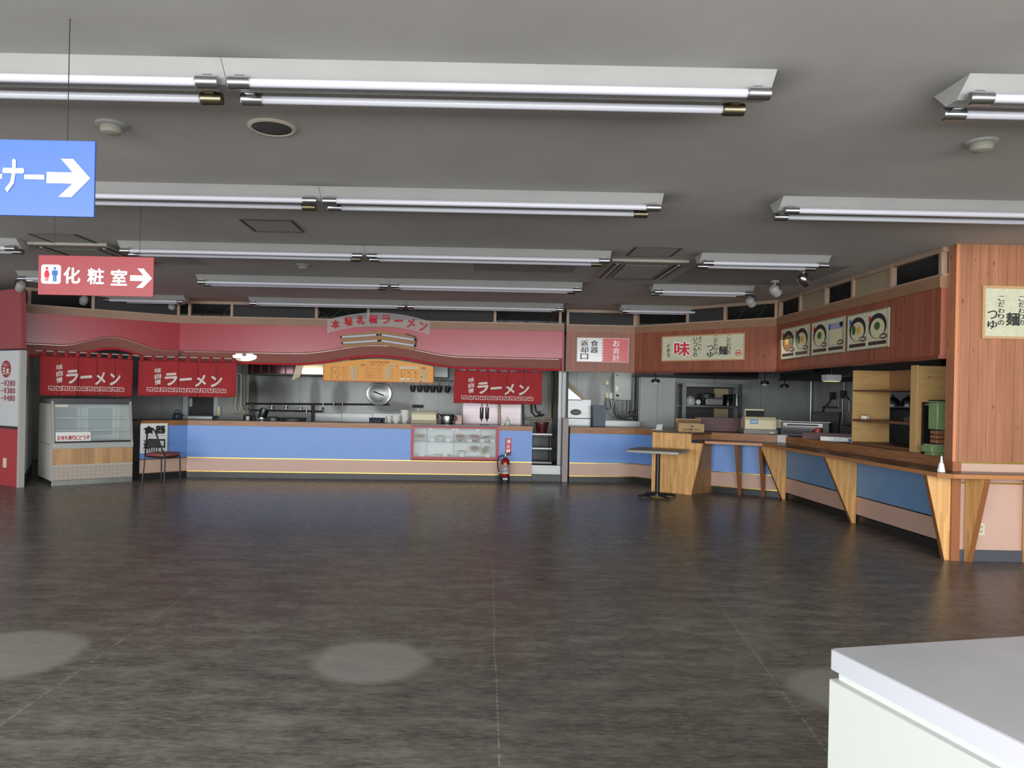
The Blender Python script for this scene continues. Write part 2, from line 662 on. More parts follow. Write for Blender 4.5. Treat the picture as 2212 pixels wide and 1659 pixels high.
M_washi = mat('cream washi paper', (206, 206, 178), 0.6, rgb2=(192, 192, 164), scale=(20, 20, 20))
M_inkblack = mat('black print', (30, 30, 32), 0.6)
M_inkred = mat('red print', (206, 48, 60), 0.6)
M_inkbrown = mat('brown print', (120, 66, 50), 0.6)
M_inkblue = mat('blue print', (50, 110, 186), 0.6)
M_inkgreen = mat('green print', (52, 98, 46), 0.6)
M_bowl = mat('white china', (232, 232, 228), 0.2)
M_bowlred = mat('red china', (170, 60, 46), 0.25)
M_soup = mat('noodle soup', (150, 104, 52), 0.25, rgb2=(196, 160, 90), scale=(40, 40, 40))
M_orange = mat('orange board', (226, 154, 58), 0.5)
M_green = mat('sage green enamel', (126, 154, 104), 0.4)
M_seat = mat('faded maroon vinyl', (128, 66, 64), 0.5)
M_maroon = mat('maroon brick print', (98, 62, 64), 0.55, rgb2=(82, 50, 54), scale=(9, 9, 18))
M_disc = mat('glowing opal disc', (255, 246, 226), 0.4, emit=((255, 242, 214), 0.9))
M_bluesign = mat('blue sign face', (64, 98, 172), 0.4)
M_redsign = mat('red sign face', (164, 62, 68), 0.4)
M_whitesign = mat('white sign print', (248, 248, 248), 0.5)

# ------------------------------------------------------------------ plan of the hall
RAMEN = [(-5.34, 11.73), (-4.83, 12.30), (0.93, 12.74)]
UDON = [(1.58, 12.77), (2.72, 12.86), (3.75, 11.75), (4.60, 11.25), (4.62, 7.08)]
FASC = [(1.47, 12.72), (2.66, 12.72), (4.42, 10.98), (4.42, 7.07)]
HOOD = [(-7.0, 11.3), (-5.12, 12.62), (1.42, 12.64)]
KB = 14.8            # kitchen back wall
STALL = [(-9.5, 12.37), (-6.58, 10.63)]

struct('floor', MB().box(-10.2, 9, -3.2, 15.2, -0.1, 0.0), M_floor)
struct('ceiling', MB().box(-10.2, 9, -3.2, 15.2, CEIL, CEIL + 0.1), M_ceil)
struct('wall_back', MB().box(-10.2, 9, KB, KB + 0.12, 0, CEIL), M_kwall)
struct('wall_left', MB().box(-10.2, -10.08, -3.2, KB, 0, CEIL), mat('plain plaster', (190, 190, 186), 0.8))
struct('wall_right', MB().box(8.0, 8.12, -3.2, KB, 0, CEIL), mat('plain plaster', (190, 190, 186), 0.8))
struct('wall_kitchen_side', MB().box(6.75, 6.85, 7.08, KB - 0.002, 0, 2.55), M_kwall)
struct('ceiling_kitchen', MB().prism([(-9.4, 14.78), (-7.1, 11.5), (-5.2, 12.85), (1.5, 12.85), (2.75, 12.85), (4.6, 11.1), (4.6, 7.1), (6.74, 7.1), (6.74, 14.78)], 2.56, 2.60, 'z'), M_dark)

# pillar wall to the right of the noodle counter
struct('wall_pillar', MB().box(4.45, 7.99, 6.95, 7.07, 0.93, CEIL), M_boardlight)
struct('wall_pillar_base', MB().box(4.53, 7.99, 6.96, 7.07, 0, 0.93), M_pink)
struct('trim_1', MB().box(4.45, 4.53, 6.94, 7.07, 0, 0.93), mat('brown corner post', (150, 92, 56), 0.45))
struct('trim_2', MB().box(4.53, 7.99, 6.945, 6.96, 0.915, 0.932), M_gold)
struct('trim_3', MB().box(4.53, 7.99, 6.945, 6.96, 0.725, 0.74), M_gold)
struct('baseboard_pillar', MB().box(4.53, 7.99, 6.945, 6.96, 0.0, 0.105), mat('blue grey skirting', (72, 76, 84), 0.45))
struct('trim_4', MB().box(4.448, 4.478, 6.943, 6.95, 0.93, CEIL), mat('pale corner bead', (206, 132, 92), 0.4))

# clerestory strips above the fascias: rails, mullions, dark mesh screens and truss wires
def clerestory(n, A, B, mull, screens, wires, zs=(2.69, CEIL)):
    A, B = Vector(A), Vector(B)
    L = (B - A).length
    root = bpy.data.objects.new('window_%d' % n, None)
    COL.objects.link(root)
    root['kind'] = 'structure'
    root.location = (*A, 0)
    root.rotation_euler = (0, 0, angle_of(A, B))
    m = MB()
    m.box(0.0, L, -0.02, 0.03, zs[1] - 0.05, zs[1] - 0.002)
    m.box(0.0, L, -0.02, 0.03, zs[0], zs[0] + 0.025)
    for t in mull:
        m.box(t * L - 0.022, t * L + 0.022, -0.024, 0.034, zs[0] + 0.001, zs[1] - 0.003)
    build('window_frame', m, M_frame, root)
    if screens:
        m = MB()
        for a, b in screens:
            m.box(a * L, b * L, 0.005, 0.015, zs[0] + 0.026, zs[1] - 0.051)
        build('mesh_screen', m, M_screen, root)
    if wires:
        m = MB()
        for a, b, k in wires:
            pts = []
            for i in range(k + 1):
                pts.append((L * (a + (b - a) * i / k), 0.06, zs[0] + 0.03 if i % 2 else zs[1] - 0.06))
            m.tube(pts, 0.008, 5)
        build('truss_wire', m, M_black, root)


clerestory(1, HOOD[0], HOOD[1], (0.04, 0.42, 0.985), ((0.42, 0.985),), ())
clerestory(2, HOOD[1], HOOD[2], (0.025, 0.135, 0.355, 0.49, 0.82, 0.99), ((0.135, 0.355), (0.49, 0.82)), ((0.03, 0.13, 4), (0.355, 0.49, 4), (0.82, 0.985, 6)))
clerestory(3, FASC[0], FASC[1], (0.02, 0.985), ((0.02, 0.98),), ())
clerestory(4, FASC[1], FASC[2], (0.015, 0.40, 0.66, 0.985), ((0.40, 0.66),), ((0.02, 0.4, 5), (0.66, 0.98, 5)))
clerestory(5, FASC[2], FASC[3], (0.01, 0.19, 0.38, 0.56, 0.77, 0.99), (), ((0.01, 0.19, 6), (0.38, 0.56, 4)))
struct('trim_5', MB().strip([(4.42, 10.18), (4.42, 9.52)], 2.715, 2.92, -0.012, -0.004), mat('beige infill board', (140, 128, 104), 0.6))
struct('trim_6', MB().strip([(4.42, 8.78), (4.42, 7.98)], 2.715, 2.92, -0.012, -0.004), mat('beige infill board', (140, 128, 104), 0.6))

# ------------------------------------------------------------------ wooden fascia over the noodle kitchen
t = thing('wood_fascia', 'reddish cedar board fascia wrapping above the noodle kitchen opening on the right', 'fascia')
names = ['front', 'angled', 'side']
for i in range(3):
    A, B = Vector(FASC[i]), Vector(FASC[i + 1])
    L = (B - A).length
    b = build('fascia_board', MB().box(0.0, L - 0.001, -0.03, 0.03, 1.93, 2.58), M_board, t)
    b.location = (*A, 0)
    b.rotation_euler = (0, 0, angle_of(A, B))
build('cap_rail', MB().strip(FASC, 2.58, 2.69, -0.05, 0.045), M_cap, t)
build('bottom_rail', MB().strip(FASC, 1.90, 1.935, -0.05, 0.045), mat('dark red wood rail', (120, 60, 40), 0.4), t)

# ------------------------------------------------------------------ red hood over the ramen kitchen
t = thing('hood_canopy', 'red laminated canopy with two arched dips along the ramen kitchen', 'canopy')
A0, A1, A2 = (Vector(p) for p in HOOD)


def arch(d, half):
    d = abs(d) / half
    return 0.5 * (1 + math.cos(math.pi * d)) if d < 1 else 0.0


def canopy(A, B, acx, half, rise, m0=0.0, m1=0.0):
    """Board, concave lip and rim along one facet; acx is the arch centre along the facet."""
    L = (B - A).length
    n = 72
    root = thing
    board, lip, rim = MB(), MB(), []
    vs, vl = [], []
    K = 6
    for i in range(n + 1):
        s = L * i / n
        k = arch(s - acx, half)
        zb = 2.125 + rise * k
        for y in (-0.02, 0.02):
            vs += [(s, y, zb), (s, y, 2.58)]
        for j in range(K + 1):
            q = j / K
            vl.append((s, -0.012 + 0.07 * q, zb - 0.19 * q))
        rim.append((s, 0.05, zb - 0.20))
    fs = []
    for i in range(n):
        a, b = i * 4, (i + 1) * 4
        fs += [(a, b, b + 1, a + 1), (a + 2, a + 3, b + 3, b + 2), (a + 1, b + 1, b + 3, a + 3), (a, a + 2, b + 2, b)]
    fs += [(0, 1, 3, 2), (n * 4, n * 4 + 2, n * 4 + 3, n * 4 + 1)]
    board.add(vs, fs)
    w = K + 1
    lip.add(vl, [(i * w + j, i * w + j + 1, (i + 1) * w + j + 1, (i + 1) * w + j) for i in range(n) for j in range(K)])
    return board, lip, MB().tube(rim, 0.016, 8)


for A, B, acx, half, rise in ((A0, A1, 1.28, 0.78, 0.17), (A1, A2, 3.40, 1.45, 0.17)):
    b, l, r = canopy(A, B, acx, half, rise)
    for nm, mb, mm in (('fascia_panel', b, M_red), ('curved_lip', l, M_redlip), ('bottom_rim', r, M_redrim)):
        o = build(nm, mb, mm, t)
        o.location = (*A, 0)
        o.rotation_euler = (0, 0, angle_of(A, B))
        if nm == 'curved_lip':
            sm = o.modifiers.new('thickness', 'SOLIDIFY')
            sm.thickness = 0.006
            sm.offset = 1
build('cap_rail', MB().strip(HOOD, 2.58, 2.69, -0.05, 0.04), M_cap, t)
build('end_panel', MB().box(1.40, 1.425, 12.60, 12.74, 1.91, 2.58), M_redframe, t)

# board of unlit tubes and the cut out name sign standing above the arch
HC = Vector((A1.x + 3.40, 0, 0))
t = thing('sign_light_box', 'opened sign back board with four unlit fluorescent tubes over the orange menu', 'sign', (HC.x, A1.y - 0.03, 2.235))
mb = MB()
mb.prism([(-0.62, -0.02), (0, 0.055), (0.60, -0.04), (0.63, 0.215), (0.02, 0.30), (-0.66, 0.20)], -0.018, 0.0, 'y')
build('back_board', mb, mat('brown hardboard', (158, 114, 72), 0.6), t)
for (x0, z0, x1, z1) in ((-0.62, 0.165, -0.04, 0.215), (0.05, 0.218, 0.60, 0.145), (-0.60, 0.065, -0.02, 0.115), (0.05, 0.118, 0.60, 0.045)):
    tb = build('lamp_tube', MB().tube([(x0, -0.045, z0), (x1, -0.045, z1)], 0.023, 10), M_tube, t)
    d = Vector((x1 - x0, 0, z1 - z0)).normalized() * 0.03
    for x, z, s_ in ((x0, z0, -1), (x1, z1, 1)):
        mb = MB()
        mb.tube([(x - d.x * 0.2 * s_, -0.045, z - d.z * 0.2 * s_), (x + d.x * s_, -0.045, z + d.z * s_)], 0.014, 8)
        mb.box(x - 0.008, x + 0.008, -0.045, -0.016, z - 0.008, z + 0.008)
        build('lamp_socket', mb, M_black, tb)
build('wire', MB().tube([(0.44, -0.03, 0.245), (0.52, -0.03, 0.225), (0.60, -0.04, 0.20), (0.64, -0.05, 0.14), (0.62, -0.045, 0.05)], 0.007, 6), M_black, t)

t = thing('shop_name_sign', 'clear arched plate with red ramen shop name letters above the canopy', 'sign', (HC.x, A1.y - 0.05, 2.50))


def arcz(x):
    return 0.13 * (1 - (x / 0.85) ** 2)


n = 24
mb = MB()
vs = []
for i in range(n + 1):
    x = -0.88 + 1.74 * i / n
    for y in (0.0, 0.006):
        vs += [(x, y, -0.0 + arcz(x) - 0.03), (x, y, arcz(x) + 0.20)]
fs = []
for i in range(n):
    a, b = i * 4, i * 4 + 4
    fs += [(a, b, b + 1, a + 1), (a + 2, a + 3, b + 3, b + 2), (a + 1, b + 1, b + 3, a + 3), (a, a + 2, b + 2, b)]
fs += [(0, 1, 3, 2), (n * 4, n * 4 + 2, n * 4 + 3, n * 4 + 1)]
mb.add(vs, fs)
build('clear_plate', mb, mat('clear acrylic', (220, 214, 214), 0.15, alpha=0.22), t)
for i, ch in enumerate('本場札幌ラーメン'):
    mb = MB()
    xc = -0.74 + 1.49 * i / 7
    h2 = 0.075 if ch != 'ー' else 0.016
    write(mb, ch, xc - 0.066, xc + 0.066, arcz(xc) + 0.085 - h2, arcz(xc) + 0.085 + h2, -0.012, 0.03)
    o = build('letter', mb, mat('red cut letters', (206, 52, 64), 0.4), t)
    sm = o.modifiers.new('depth', 'SOLIDIFY')
    sm.thickness = 0.012
    sm.offset = 1

# orange menu board under the arch
t = thing('menu_board', 'orange arched menu board listing ramen prices above the ramen counter', 'menu board', (-1.72, 12.60, 0))
MZ0, MZ1 = 1.665, 1.91
XL, XR = -0.93, 0.93
n = 28
poly = [(XL, MZ0), (XR, MZ0)]
for i in range(n + 1):
    x = XR - (XR - XL) * i / n
    poly.append((x, 1.915 + 0.15 * arch(x, 1.45) - 0.02))
build('board', MB().prism(poly, 0.0, 0.03, 'y'), M_orange, t)
mb = MB()
mb.box(XL - 0.012, XR + 0.012, -0.006, 0.034, MZ0 - 0.018, MZ0)
mb.box(XL - 0.012, XL, -0.006, 0.034, MZ0, 1.92)
mb.box(XR, XR + 0.012, -0.006, 0.034, MZ0, 1.92)
build('edge_strip', mb, mat('dark orange edging', (170, 88, 40), 0.5), t)
# local x of picture column p (crop 2212 px over 280 px), z of row q
def mx(p):
    return (680 + p / 7.9 - 818.5) / FPX * 12.6
def mz(q):
    return 1.665 + (1165 - q) / 7.9 / FPX * 12.6
mk, mr, mw, mp_ = MB(), MB(), MB(), MB()
row(mr, '当店の味自慢', mx(935), mx(1275), mz(858), mz(822), -0.004, 0.02)
row(mk, 'カレーラーメン', mx(780), mx(1180), mz(910), mz(872), -0.004, 0.02)
rect(mp_, mx(1255), mx(1380), mz(918), mz(876), -0.002)
row(mk, '600', mx(1258), mx(1378), mz(916), mz(880), -0.004, 0.02)
row(mk, '円', mx(1395), mx(1425), mz(912), mz(884), -0.004)
cols = ((270, 570, 622, 745, 925, ('みそラーメン', '塩 ラーメン', '正油ラーメン', 'チャーシューメン', '五 目 メン', 'ワンタンメン'), ('550', '550', '550', '680', '680', '600'), 40),
        (865, 1165, 1212, 1335, 932, ('バターコーンラーメン', 'コーンラーメン', 'バターラーメン', 'わかめラーメン', 'もやしラーメン'), ('650', '600', '600', '550', '550'), 40),
        (1460, 1755, 1815, 1925, 950, ('チャーハン', '中 華 飯', 'ギョ ウ ザ', 'ラ イ ス'), ('500', '650', '350', '150'), 38))
for x0, x1, p0, p1, y0, items, prices, dy in cols:
    for i, (it, pr) in enumerate(zip(items, prices)):
        q = y0 + i * dy
        row(mk, it, mx(x0), mx(x1), mz(q + 26), mz(q + 2), -0.004, 0.015, 0.7)
        rect(mp_, mx(p0), mx(p1 - 25), mz(q + 32), mz(q - 2), -0.002)
        row(mk, pr, mx(p0 + 3), mx(p1 - 28), mz(q + 29), mz(q + 1), -0.004, 0.02)
        row(mk, '円', mx(p1 - 22), mx(p1 - 4), mz(q + 28), mz(q + 6), -0.004)
rect(mp_, mx(1460), mx(1755), mz(945), mz(900), -0.002)
row(mk, 'ライスセット', mx(1470), mx(1750), mz(940), mz(908), -0.004, 0.015, 0.7)
row(mk, '400', mx(1818), mx(1900), mz(942), mz(912), -0.004, 0.02)
rect(mp_, mx(1460), mx(1690), mz(1130), mz(1102), -0.002)
row(mk, '冷 麺', mx(1540), mx(1670), mz(1128), mz(1104), -0.004, 0.015)
rect(mp_, mx(1460), mx(1750), mz(1172), mz(1142), -0.002)
row(mk, '中盛できます', mx(1465), mx(1745), mz(1170), mz(1144), -0.004, 0.015)
rect(mp_, mx(1803), mx(1900), mz(1172), mz(1102), -0.002)
row(mk, '650', mx(1806), mx(1896), mz(1132), mz(1106), -0.004, 0.02)
row(mk, '100', mx(1806), mx(1896), mz(1170), mz(1140), -0.004, 0.02)
build('price_sticker', mp_, mat('pale price sticker', (226, 214, 176), 0.6), t)
build('lettering', mk, M_inkbrown, t)
build('heading', mr, mat('dark red heading print', (176, 66, 44), 0.6), t)

# emissive round disc built onto the canopy lip
t = thing('round_disc', 'round glowing disc with dark centre set into the canopy lip above left banners', 'lamp')
p = at(526, 766, A1.y - 0.045)
p.y = A1.y + 0.028
t.location = p
Mx = Matrix.Rotation(math.pi / 2, 3, 'X')
build('disc_face', MB().lathe([(0.001, 0.03), (0.15, 0.03), (0.152, 0.022), (0.20, 0.02), (0.235, 0.0)], n=40, M=Mx @ Matrix.Diagonal((1, 0.46, 1))), M_disc, t)
build('disc_centre', MB().lathe([(0.001, 0.045), (0.035, 0.04), (0.04, 0.025)], n=20, M=Mx @ Matrix.Diagonal((1, 0.7, 1))), M_gray, t)

# ------------------------------------------------------------------ counters
t = thing('ramen_counter', 'long blue and pink counter front of the ramen kitchen with gold strips', 'counter')
CASE = (-1.14, 0.35)      # opening for the food display case
def along(x):
    return RAMEN[1][1] + (x - RAMEN[1][0]) / (RAMEN[2][0] - RAMEN[1][0]) * (RAMEN[2][1] - RAMEN[1][1])
seg1 = [RAMEN[0], RAMEN[1], (CASE[0], along(CASE[0]))]
seg2 = [(CASE[1], along(CASE[1])), RAMEN[2]]
build('blue_panel', MB().strip(seg1, 0.335, 0.866, -0.04, 0.0), M_blue, t)
build('blue_panel', MB().strip(seg2, 0.335, 0.866, -0.04, 0.0), M_blue, t)
build('pink_panel', MB().strip(RAMEN, 0.11, 0.325, -0.04, 0.0), M_pink, t)
build('gold_strip', MB().strip(RAMEN, 0.323, 0.337, -0.03, 0.004), M_gold, t)
build('gold_strip', MB().strip(RAMEN, 0.098, 0.112, -0.03, 0.004), M_gold, t)
build('skirting', MB().strip(RAMEN, 0.0, 0.098, -0.06, -0.012), M_kick, t)
build('end_panel', MB().box(0.90, 0.925, 12.775, 13.30, 0.0, 0.90), M_pink, t)
t = thing('ramen_worktop', 'long brown worktop along the ramen counter', 'worktop')
build('top', MB().strip(RAMEN, 0.925, 0.95, -0.62, 0.01), M_wdark, t)
build('front_edge', MB().strip(seg1, 0.868, 0.949, -0.02, 0.02), M_wtop, t)
build('front_edge', MB().strip(seg2, 0.868, 0.949, -0.02, 0.02), M_wtop, t)

t = thing('udon_counter', 'blue and pink panelled counter front bending round the noodle kitchen on the right', 'counter')
build('blue_panel', MB().strip(UDON[:3], 0.335, 0.8415, -0.04, 0.0), M_blue, t)
build('blue_panel', MB().strip(UDON[2:4], 0.335, 0.8415, -0.04, 0.0), M_blue, t)
build('blue_panel', MB().strip([(4.60, 11.24), UDON[4]], 0.335, 0.8415, -0.04, 0.0), M_blue2, t)
build('pink_panel', MB().strip(UDON, 0.11, 0.325, -0.04, 0.0), M_pink, t)
build('gold_strip', MB().strip(UDON[:4], 0.323, 0.337, -0.03, 0.004), M_gold, t)
build('gold_strip', MB().strip(UDON[:4], 0.098, 0.112, -0.03, 0.004), M_gold, t)
build('dark_strip', MB().strip([(4.60, 11.23), UDON[4]], 0.323, 0.337, -0.03, 0.004), M_kick, t)
build('skirting', MB().strip(UDON, 0.0, 0.098, -0.06, -0.012), M_kick, t)
t = thing('udon_worktop', 'brown upper worktop following the bends of the noodle counter', 'worktop')
build('top', MB().strip(UDON, 0.925, 0.95, -0.62, 0.01), M_wdark, t)
build('front_edge', MB().strip(UDON, 0.842, 0.949, -0.02, 0.02), M_wtop, t)

# oak pedestal at the bend
t = thing('oak_end_cabinet', 'pale oak stave end cabinet with tapering front at the bend of the noodle counter', 'cabinet')
a, b = Vector((2.79, 11.80)), Vector((3.30, 11.38))
L = (b - a).length
o = build('front_panel', MB().prism([(0, 0), (L, 0), (L + 0.17, 0.80), (L - 0.02, 0.80), (L - 0.02, 0.935), (0, 0.935)], -0.035, 0.0, 'y'), M_stave, t)
o.location = (*a, 0)
o.rotation_euler = (0, 0, angle_of(a, b))
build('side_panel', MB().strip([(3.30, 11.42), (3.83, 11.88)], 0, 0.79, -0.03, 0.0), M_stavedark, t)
build('side_panel', MB().strip([(3.30, 11.42), (3.70, 11.77)], 0.845, 0.92, -0.03, 0.0), M_wtop, t)
build('top', MB().prism([(2.80, 11.83), (3.31, 11.41), (3.70, 11.75), (3.19, 12.28)], 0.92, 0.949, 'z'), M_wdark, t)

# lower customer ledge and its brackets
LED = [(3.45, 11.27), (4.20, 10.93), (4.20, 6.75), (4.28, 6.65), (7.98, 6.65), (7.98, 6.942), (4.44, 6.942), (4.44, 7.07), (4.598, 7.07), (4.578, 11.23), (3.73, 11.73), (3.36, 11.42)]
t = thing('customer_ledge', 'lower brown wooden ledge running along the noodle counter and round the pillar', 'ledge')
build('top', MB().prism(LED, 0.802, 0.84, 'z'), M_wdark, t, 0.004)
build('front_edge', MB().strip(LED[:5], 0.800, 0.838, 0.0, 0.012), mat('oak edging', (176, 118, 70), 0.4), t)

def bracket(x, y, ang, w, label, m, th=0.045, side=0):
    """Tapering plate; local x runs from the wall (0) to the ledge front (w)."""
    poly = [(0, 0.0), (0.045, 0.0), (w, 0.80), (0, 0.80)]
    o = build('ledge_bracket', MB().prism(poly, -th / 2, th / 2, 'y'), m)
    o.location = (x, y, 0)
    o.rotation_euler = (0, 0, ang)
    tag(o, label, 'bracket', 'tapered brackets under the customer ledge')
    build('edge_banding', MB().add([(0.045, -th / 2 - 0.001, 0.0), (w, -th / 2 - 0.001, 0.80), (w, th / 2 + 0.001, 0.80), (0.045, th / 2 + 0.001, 0.0),
                                   (0.049, -th / 2 - 0.001, 0.0), (w + 0.004, -th / 2 - 0.001, 0.80), (w + 0.004, th / 2 + 0.001, 0.80), (0.049, th / 2 + 0.001, 0.0)],
                                  [(0, 1, 2, 3), (7, 6, 5, 4), (0, 4, 5, 1), (2, 6, 7, 3), (1, 5, 6, 2), (0, 3, 7, 4)]), mat('brown edge banding', (140, 88, 50), 0.45), o)
    return o


PIR = math.pi
bracket(4.597, 11.06, PIR, 0.39, 'tapered oak bracket just after the bend, first along the side counter', M_stave)
bracket(4.606, 9.02, PIR, 0.39, 'tapered oak bracket in the middle of the blue side counter', M_stave)
bracket(4.45, 6.985, PIR, 0.23, 'tapered oak bracket under the ledge against the brown corner post', M_stave)
nd = math.atan2(-0.862, -0.507)
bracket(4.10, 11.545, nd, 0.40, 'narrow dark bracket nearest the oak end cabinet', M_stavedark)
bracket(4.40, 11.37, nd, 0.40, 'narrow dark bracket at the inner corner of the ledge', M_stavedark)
bracket(4.60, 6.945, -PIR / 2, 0.27, 'tapered oak bracket standing out from the pillar beside its pink panel', M_stave)
bracket(5.145, 6.945, -PIR / 2, 0.27, 'oak bracket cut off by the right picture edge below the ledge', M_stave)

# ------------------------------------------------------------------ stall wall at the far left
t = thing('stall_front', 'white over red front of the neighbouring stall at the far left', 'stall front', (-6.58, 10.63, 0), angle_of(STALL[0], STALL[1]))
build('upper_panel', MB().box(-3.3, -0.02, 0.0, 0.05, 0.87, 1.97), mat('white board', (200, 202, 204), 0.5), t)
build('lower_panel', MB().box(-3.3, -0.02, 0.0, 0.05, 0.0, 0.83), mat('faded red board', (170, 62, 68), 0.5), t)
build('rail', MB().box(-3.3, -0.005, -0.015, 0.05, 0.83, 0.87), mat('dark rail', (64, 50, 50), 0.5), t)
build('corner_post', MB().box(-0.02, 0.03, -0.02, 0.06, 0.0, 1.97), mat('grey corner post', (176, 174, 168), 0.5), t)
o = build('canopy_board', MB().prism([(-3.3, 1.99), (0.10, 1.99), (0.04, 2.85), (-3.3, 2.85)], -0.05, 0.02, 'y'), mat('faded red canopy', (150, 74, 78), 0.5), t)
mb, mb2 = MB(), MB()
for i, (k, pr) in enumerate((('小', '280'), ('中', '380'), ('大', '480'))):
    z = 1.455 - i * 0.108
    row(mb, k, -0.64, -0.56, z, z + 0.078, -0.004, 0.01)
    write(mb, '-', -0.53, -0.46, z + 0.03, z + 0.042, -0.004)
    row(mb, '¥' + pr, -0.45, -0.14, z - 0.006, z + 0.08, -0.004, 0.02, 0.86)
build('price_lettering', mb, mat('dark red print', (150, 52, 62), 0.6), t)
build('round_badge', (lambda m_: (ellipse(m_, -0.40, 1.70, 0.13, 0.125, -0.003, 32), m_)[1])(MB()), mat('dark red badge', (158, 50, 58), 0.6), t)
mb = MB()
row(mb, '天丼', -0.50, -0.30, 1.61, 1.72, -0.006, 0.03)
row(mb, 'おいしい', -0.47, -0.33, 1.74, 1.785, -0.006, 0.01)
build('badge_lettering', mb, M_paper, t)
build('wall_socket', MB().box(-0.42, -0.34, -0.012, 0.0, 0.26, 0.40), M_cream, t, 0.003)
t = thing('stall_side_wall', 'white side wall panel with green skirting behind the stall corner post', 'wall panel')
build('panel', MB().strip([(-6.56, 10.72), (-7.45, 12.38)], 0.16, 1.97, -0.05, -0.01), mat('pale panel', (206, 208, 204), 0.5), t)
build('skirting', MB().strip([(-6.56, 10.72), (-7.45, 12.38)], 0.0, 0.16, -0.05, 0.0), mat('dark green skirting', (38, 70, 52), 0.4), t)
build('notice', MB().strip([(-6.66, 10.90), (-6.70, 10.98)], 1.36, 1.60, -0.01, -0.002), M_gray, t)

# ------------------------------------------------------------------ ceiling fittings
def lamp_fitting(L, brass):
    t = thing('fluorescent_fitting', '', 'ceiling light', group='twin tube fluorescent ceiling fittings')
    build('reflector', MB().prism([(-0.135, 0.0), (-0.04, -0.085), (0.04, -0.085), (0.135, 0.0)], 0.0, L, 'x'), M_white, t)
    for k, y in enumerate((-0.098, 0.098)):
        sh = 0.0 if k == 0 else -0.05
        tb = build('lamp_tube', MB().tube([(0.09 + sh * 0.5, y, -0.098), (L - 0.09 + sh, y, -0.098)], 0.02, 12), M_tube, t)
        for e, x0 in enumerate((0.02, L - 0.125)):
            x0 = x0 + sh * (e * 1.0)
            mb = MB().tube([(x0, y, -0.098), (x0 + 0.006, y, -0.098), (x0 + 0.105, y, -0.098)], [0.026, 0.031, 0.030], 16)
            mb.box(x0 + 0.03, x0 + 0.075, min(y * 0.5, y), max(y * 0.5, y), -0.085, -0.06)
            build('tube_socket', mb, M_brass if (brass and k == 1 and e == 1) else M_chrome, tb)
    return t


ROWS = (3.515, 5.585, 7.74, 9.85, 12.06)
ordn = ('nearest', 'second', 'third', 'fourth', 'farthest')
long1, short1 = None, None
for i, y in enumerate(ROWS):
    spec = [(-3.753, 2.54, 'left half of the long middle run'), (-1.21, 2.54, 'right half of the long middle run')]
    spec.append((2.21, 2.54, 'long fitting cut by the right picture edge') if i < 2 else (2.26, 1.33, 'short fitting right of the middle run'))
    if i >= 2:
        spec.append((-6.12, 1.36, 'short fitting left of the middle run'))
    for x, L, what in spec:
        if L > 2:
            if long1 is None:
                long1 = lamp_fitting(2.54, True)
                o = long1
            else:
                o = dup(long1, (0, 0, 0))
        else:
            if short1 is None:
                short1 = lamp_fitting(1.33, False)
                o = short1
            else:
                o = dup(short1, (0, 0, 0))
        o.location = (x, y, CEIL)
        o['label'] = 'twin tube ceiling fitting, %s in the %s row' % (what, ordn[i])


def smoke(px, py, label):
    p = on_z(px, py, CEIL)
    t = thing('smoke_detector', label, 'smoke detector', (p.x, p.y, CEIL), group='white ceiling smoke detectors')
    build('base', MB().lathe([(0.085, 0.0), (0.085, -0.012), (0.07, -0.018)], n=24), M_white, t)
    build('sensor_head', MB().lathe([(0.058, -0.016), (0.062, -0.035), (0.05, -0.052), (0.03, -0.058), (0.001, -0.06)], n=24), mat('aged detector plastic', (150, 146, 134), 0.5), t)


smoke(241, 268, 'white smoke detector on the ceiling above the blue arrow sign')
smoke(2120, 306, 'white smoke detector on the ceiling toward the right edge')
smoke(655, 572, 'small white smoke detector between the third and fourth lamp rows')
p = on_z(588, 274, CEIL)
t = thing('ceiling_speaker', 'round ceiling speaker with dark grille between the first two lamp rows', 'speaker', (p.x, p.y, CEIL))
build('rim', MB().lathe([(0.135, 0.0), (0.138, -0.008), (0.120, -0.014), (0.112, -0.010), (0.112, 0)], n=40), mat('cream rim', (206, 198, 180), 0.5), t)
build('grille', MB().lathe([(0.001, -0.020), (0.08, -0.018), (0.114, -0.009)], n=40), mat('dark speaker grille', (82, 80, 80), 0.7, rgb2=(60, 60, 60), scale=(300, 300, 300)), t)


def hatch(px0, py0, px1, py1, label):
    a, b = on_z(px0, py0, CEIL), on_z(px1, py1, CEIL)
    cx, cy = (a.x + b.x) / 2, (a.y + b.y) / 2
    t = thing('ceiling_hatch', label, 'access hatch', (cx, cy, CEIL), group='square ceiling access hatches')
    w = 0.235
    build('panel', MB().box(-w + 0.02, w - 0.02, -w + 0.02, w - 0.02, -0.006, -0.001), mat('hatch panel', (168, 165, 160), 0.7), t)
    mb = MB()
    for x0, x1, y0, y1 in ((-w, w, -w, -w + 0.014), (-w, w, w - 0.014, w), (-w, -w + 0.014, -w + 0.014, w - 0.014), (w - 0.014, w, -w + 0.014, w - 0.014)):
        mb.box(x0, x1, y0, y1, -0.010, -0.001)
    build('frame', mb, mat('dark hatch rim', (70, 68, 66), 0.6), t)


hatch(574, 475, 604, 498.5, 'square access hatch between the second and third lamp rows')
hatch(112, 503, 162, 526, 'square access hatch at upper left above the red restroom sign')
hatch(1420, 531.5, 1405, 553.5, 'square access hatch in front of the right air conditioner')


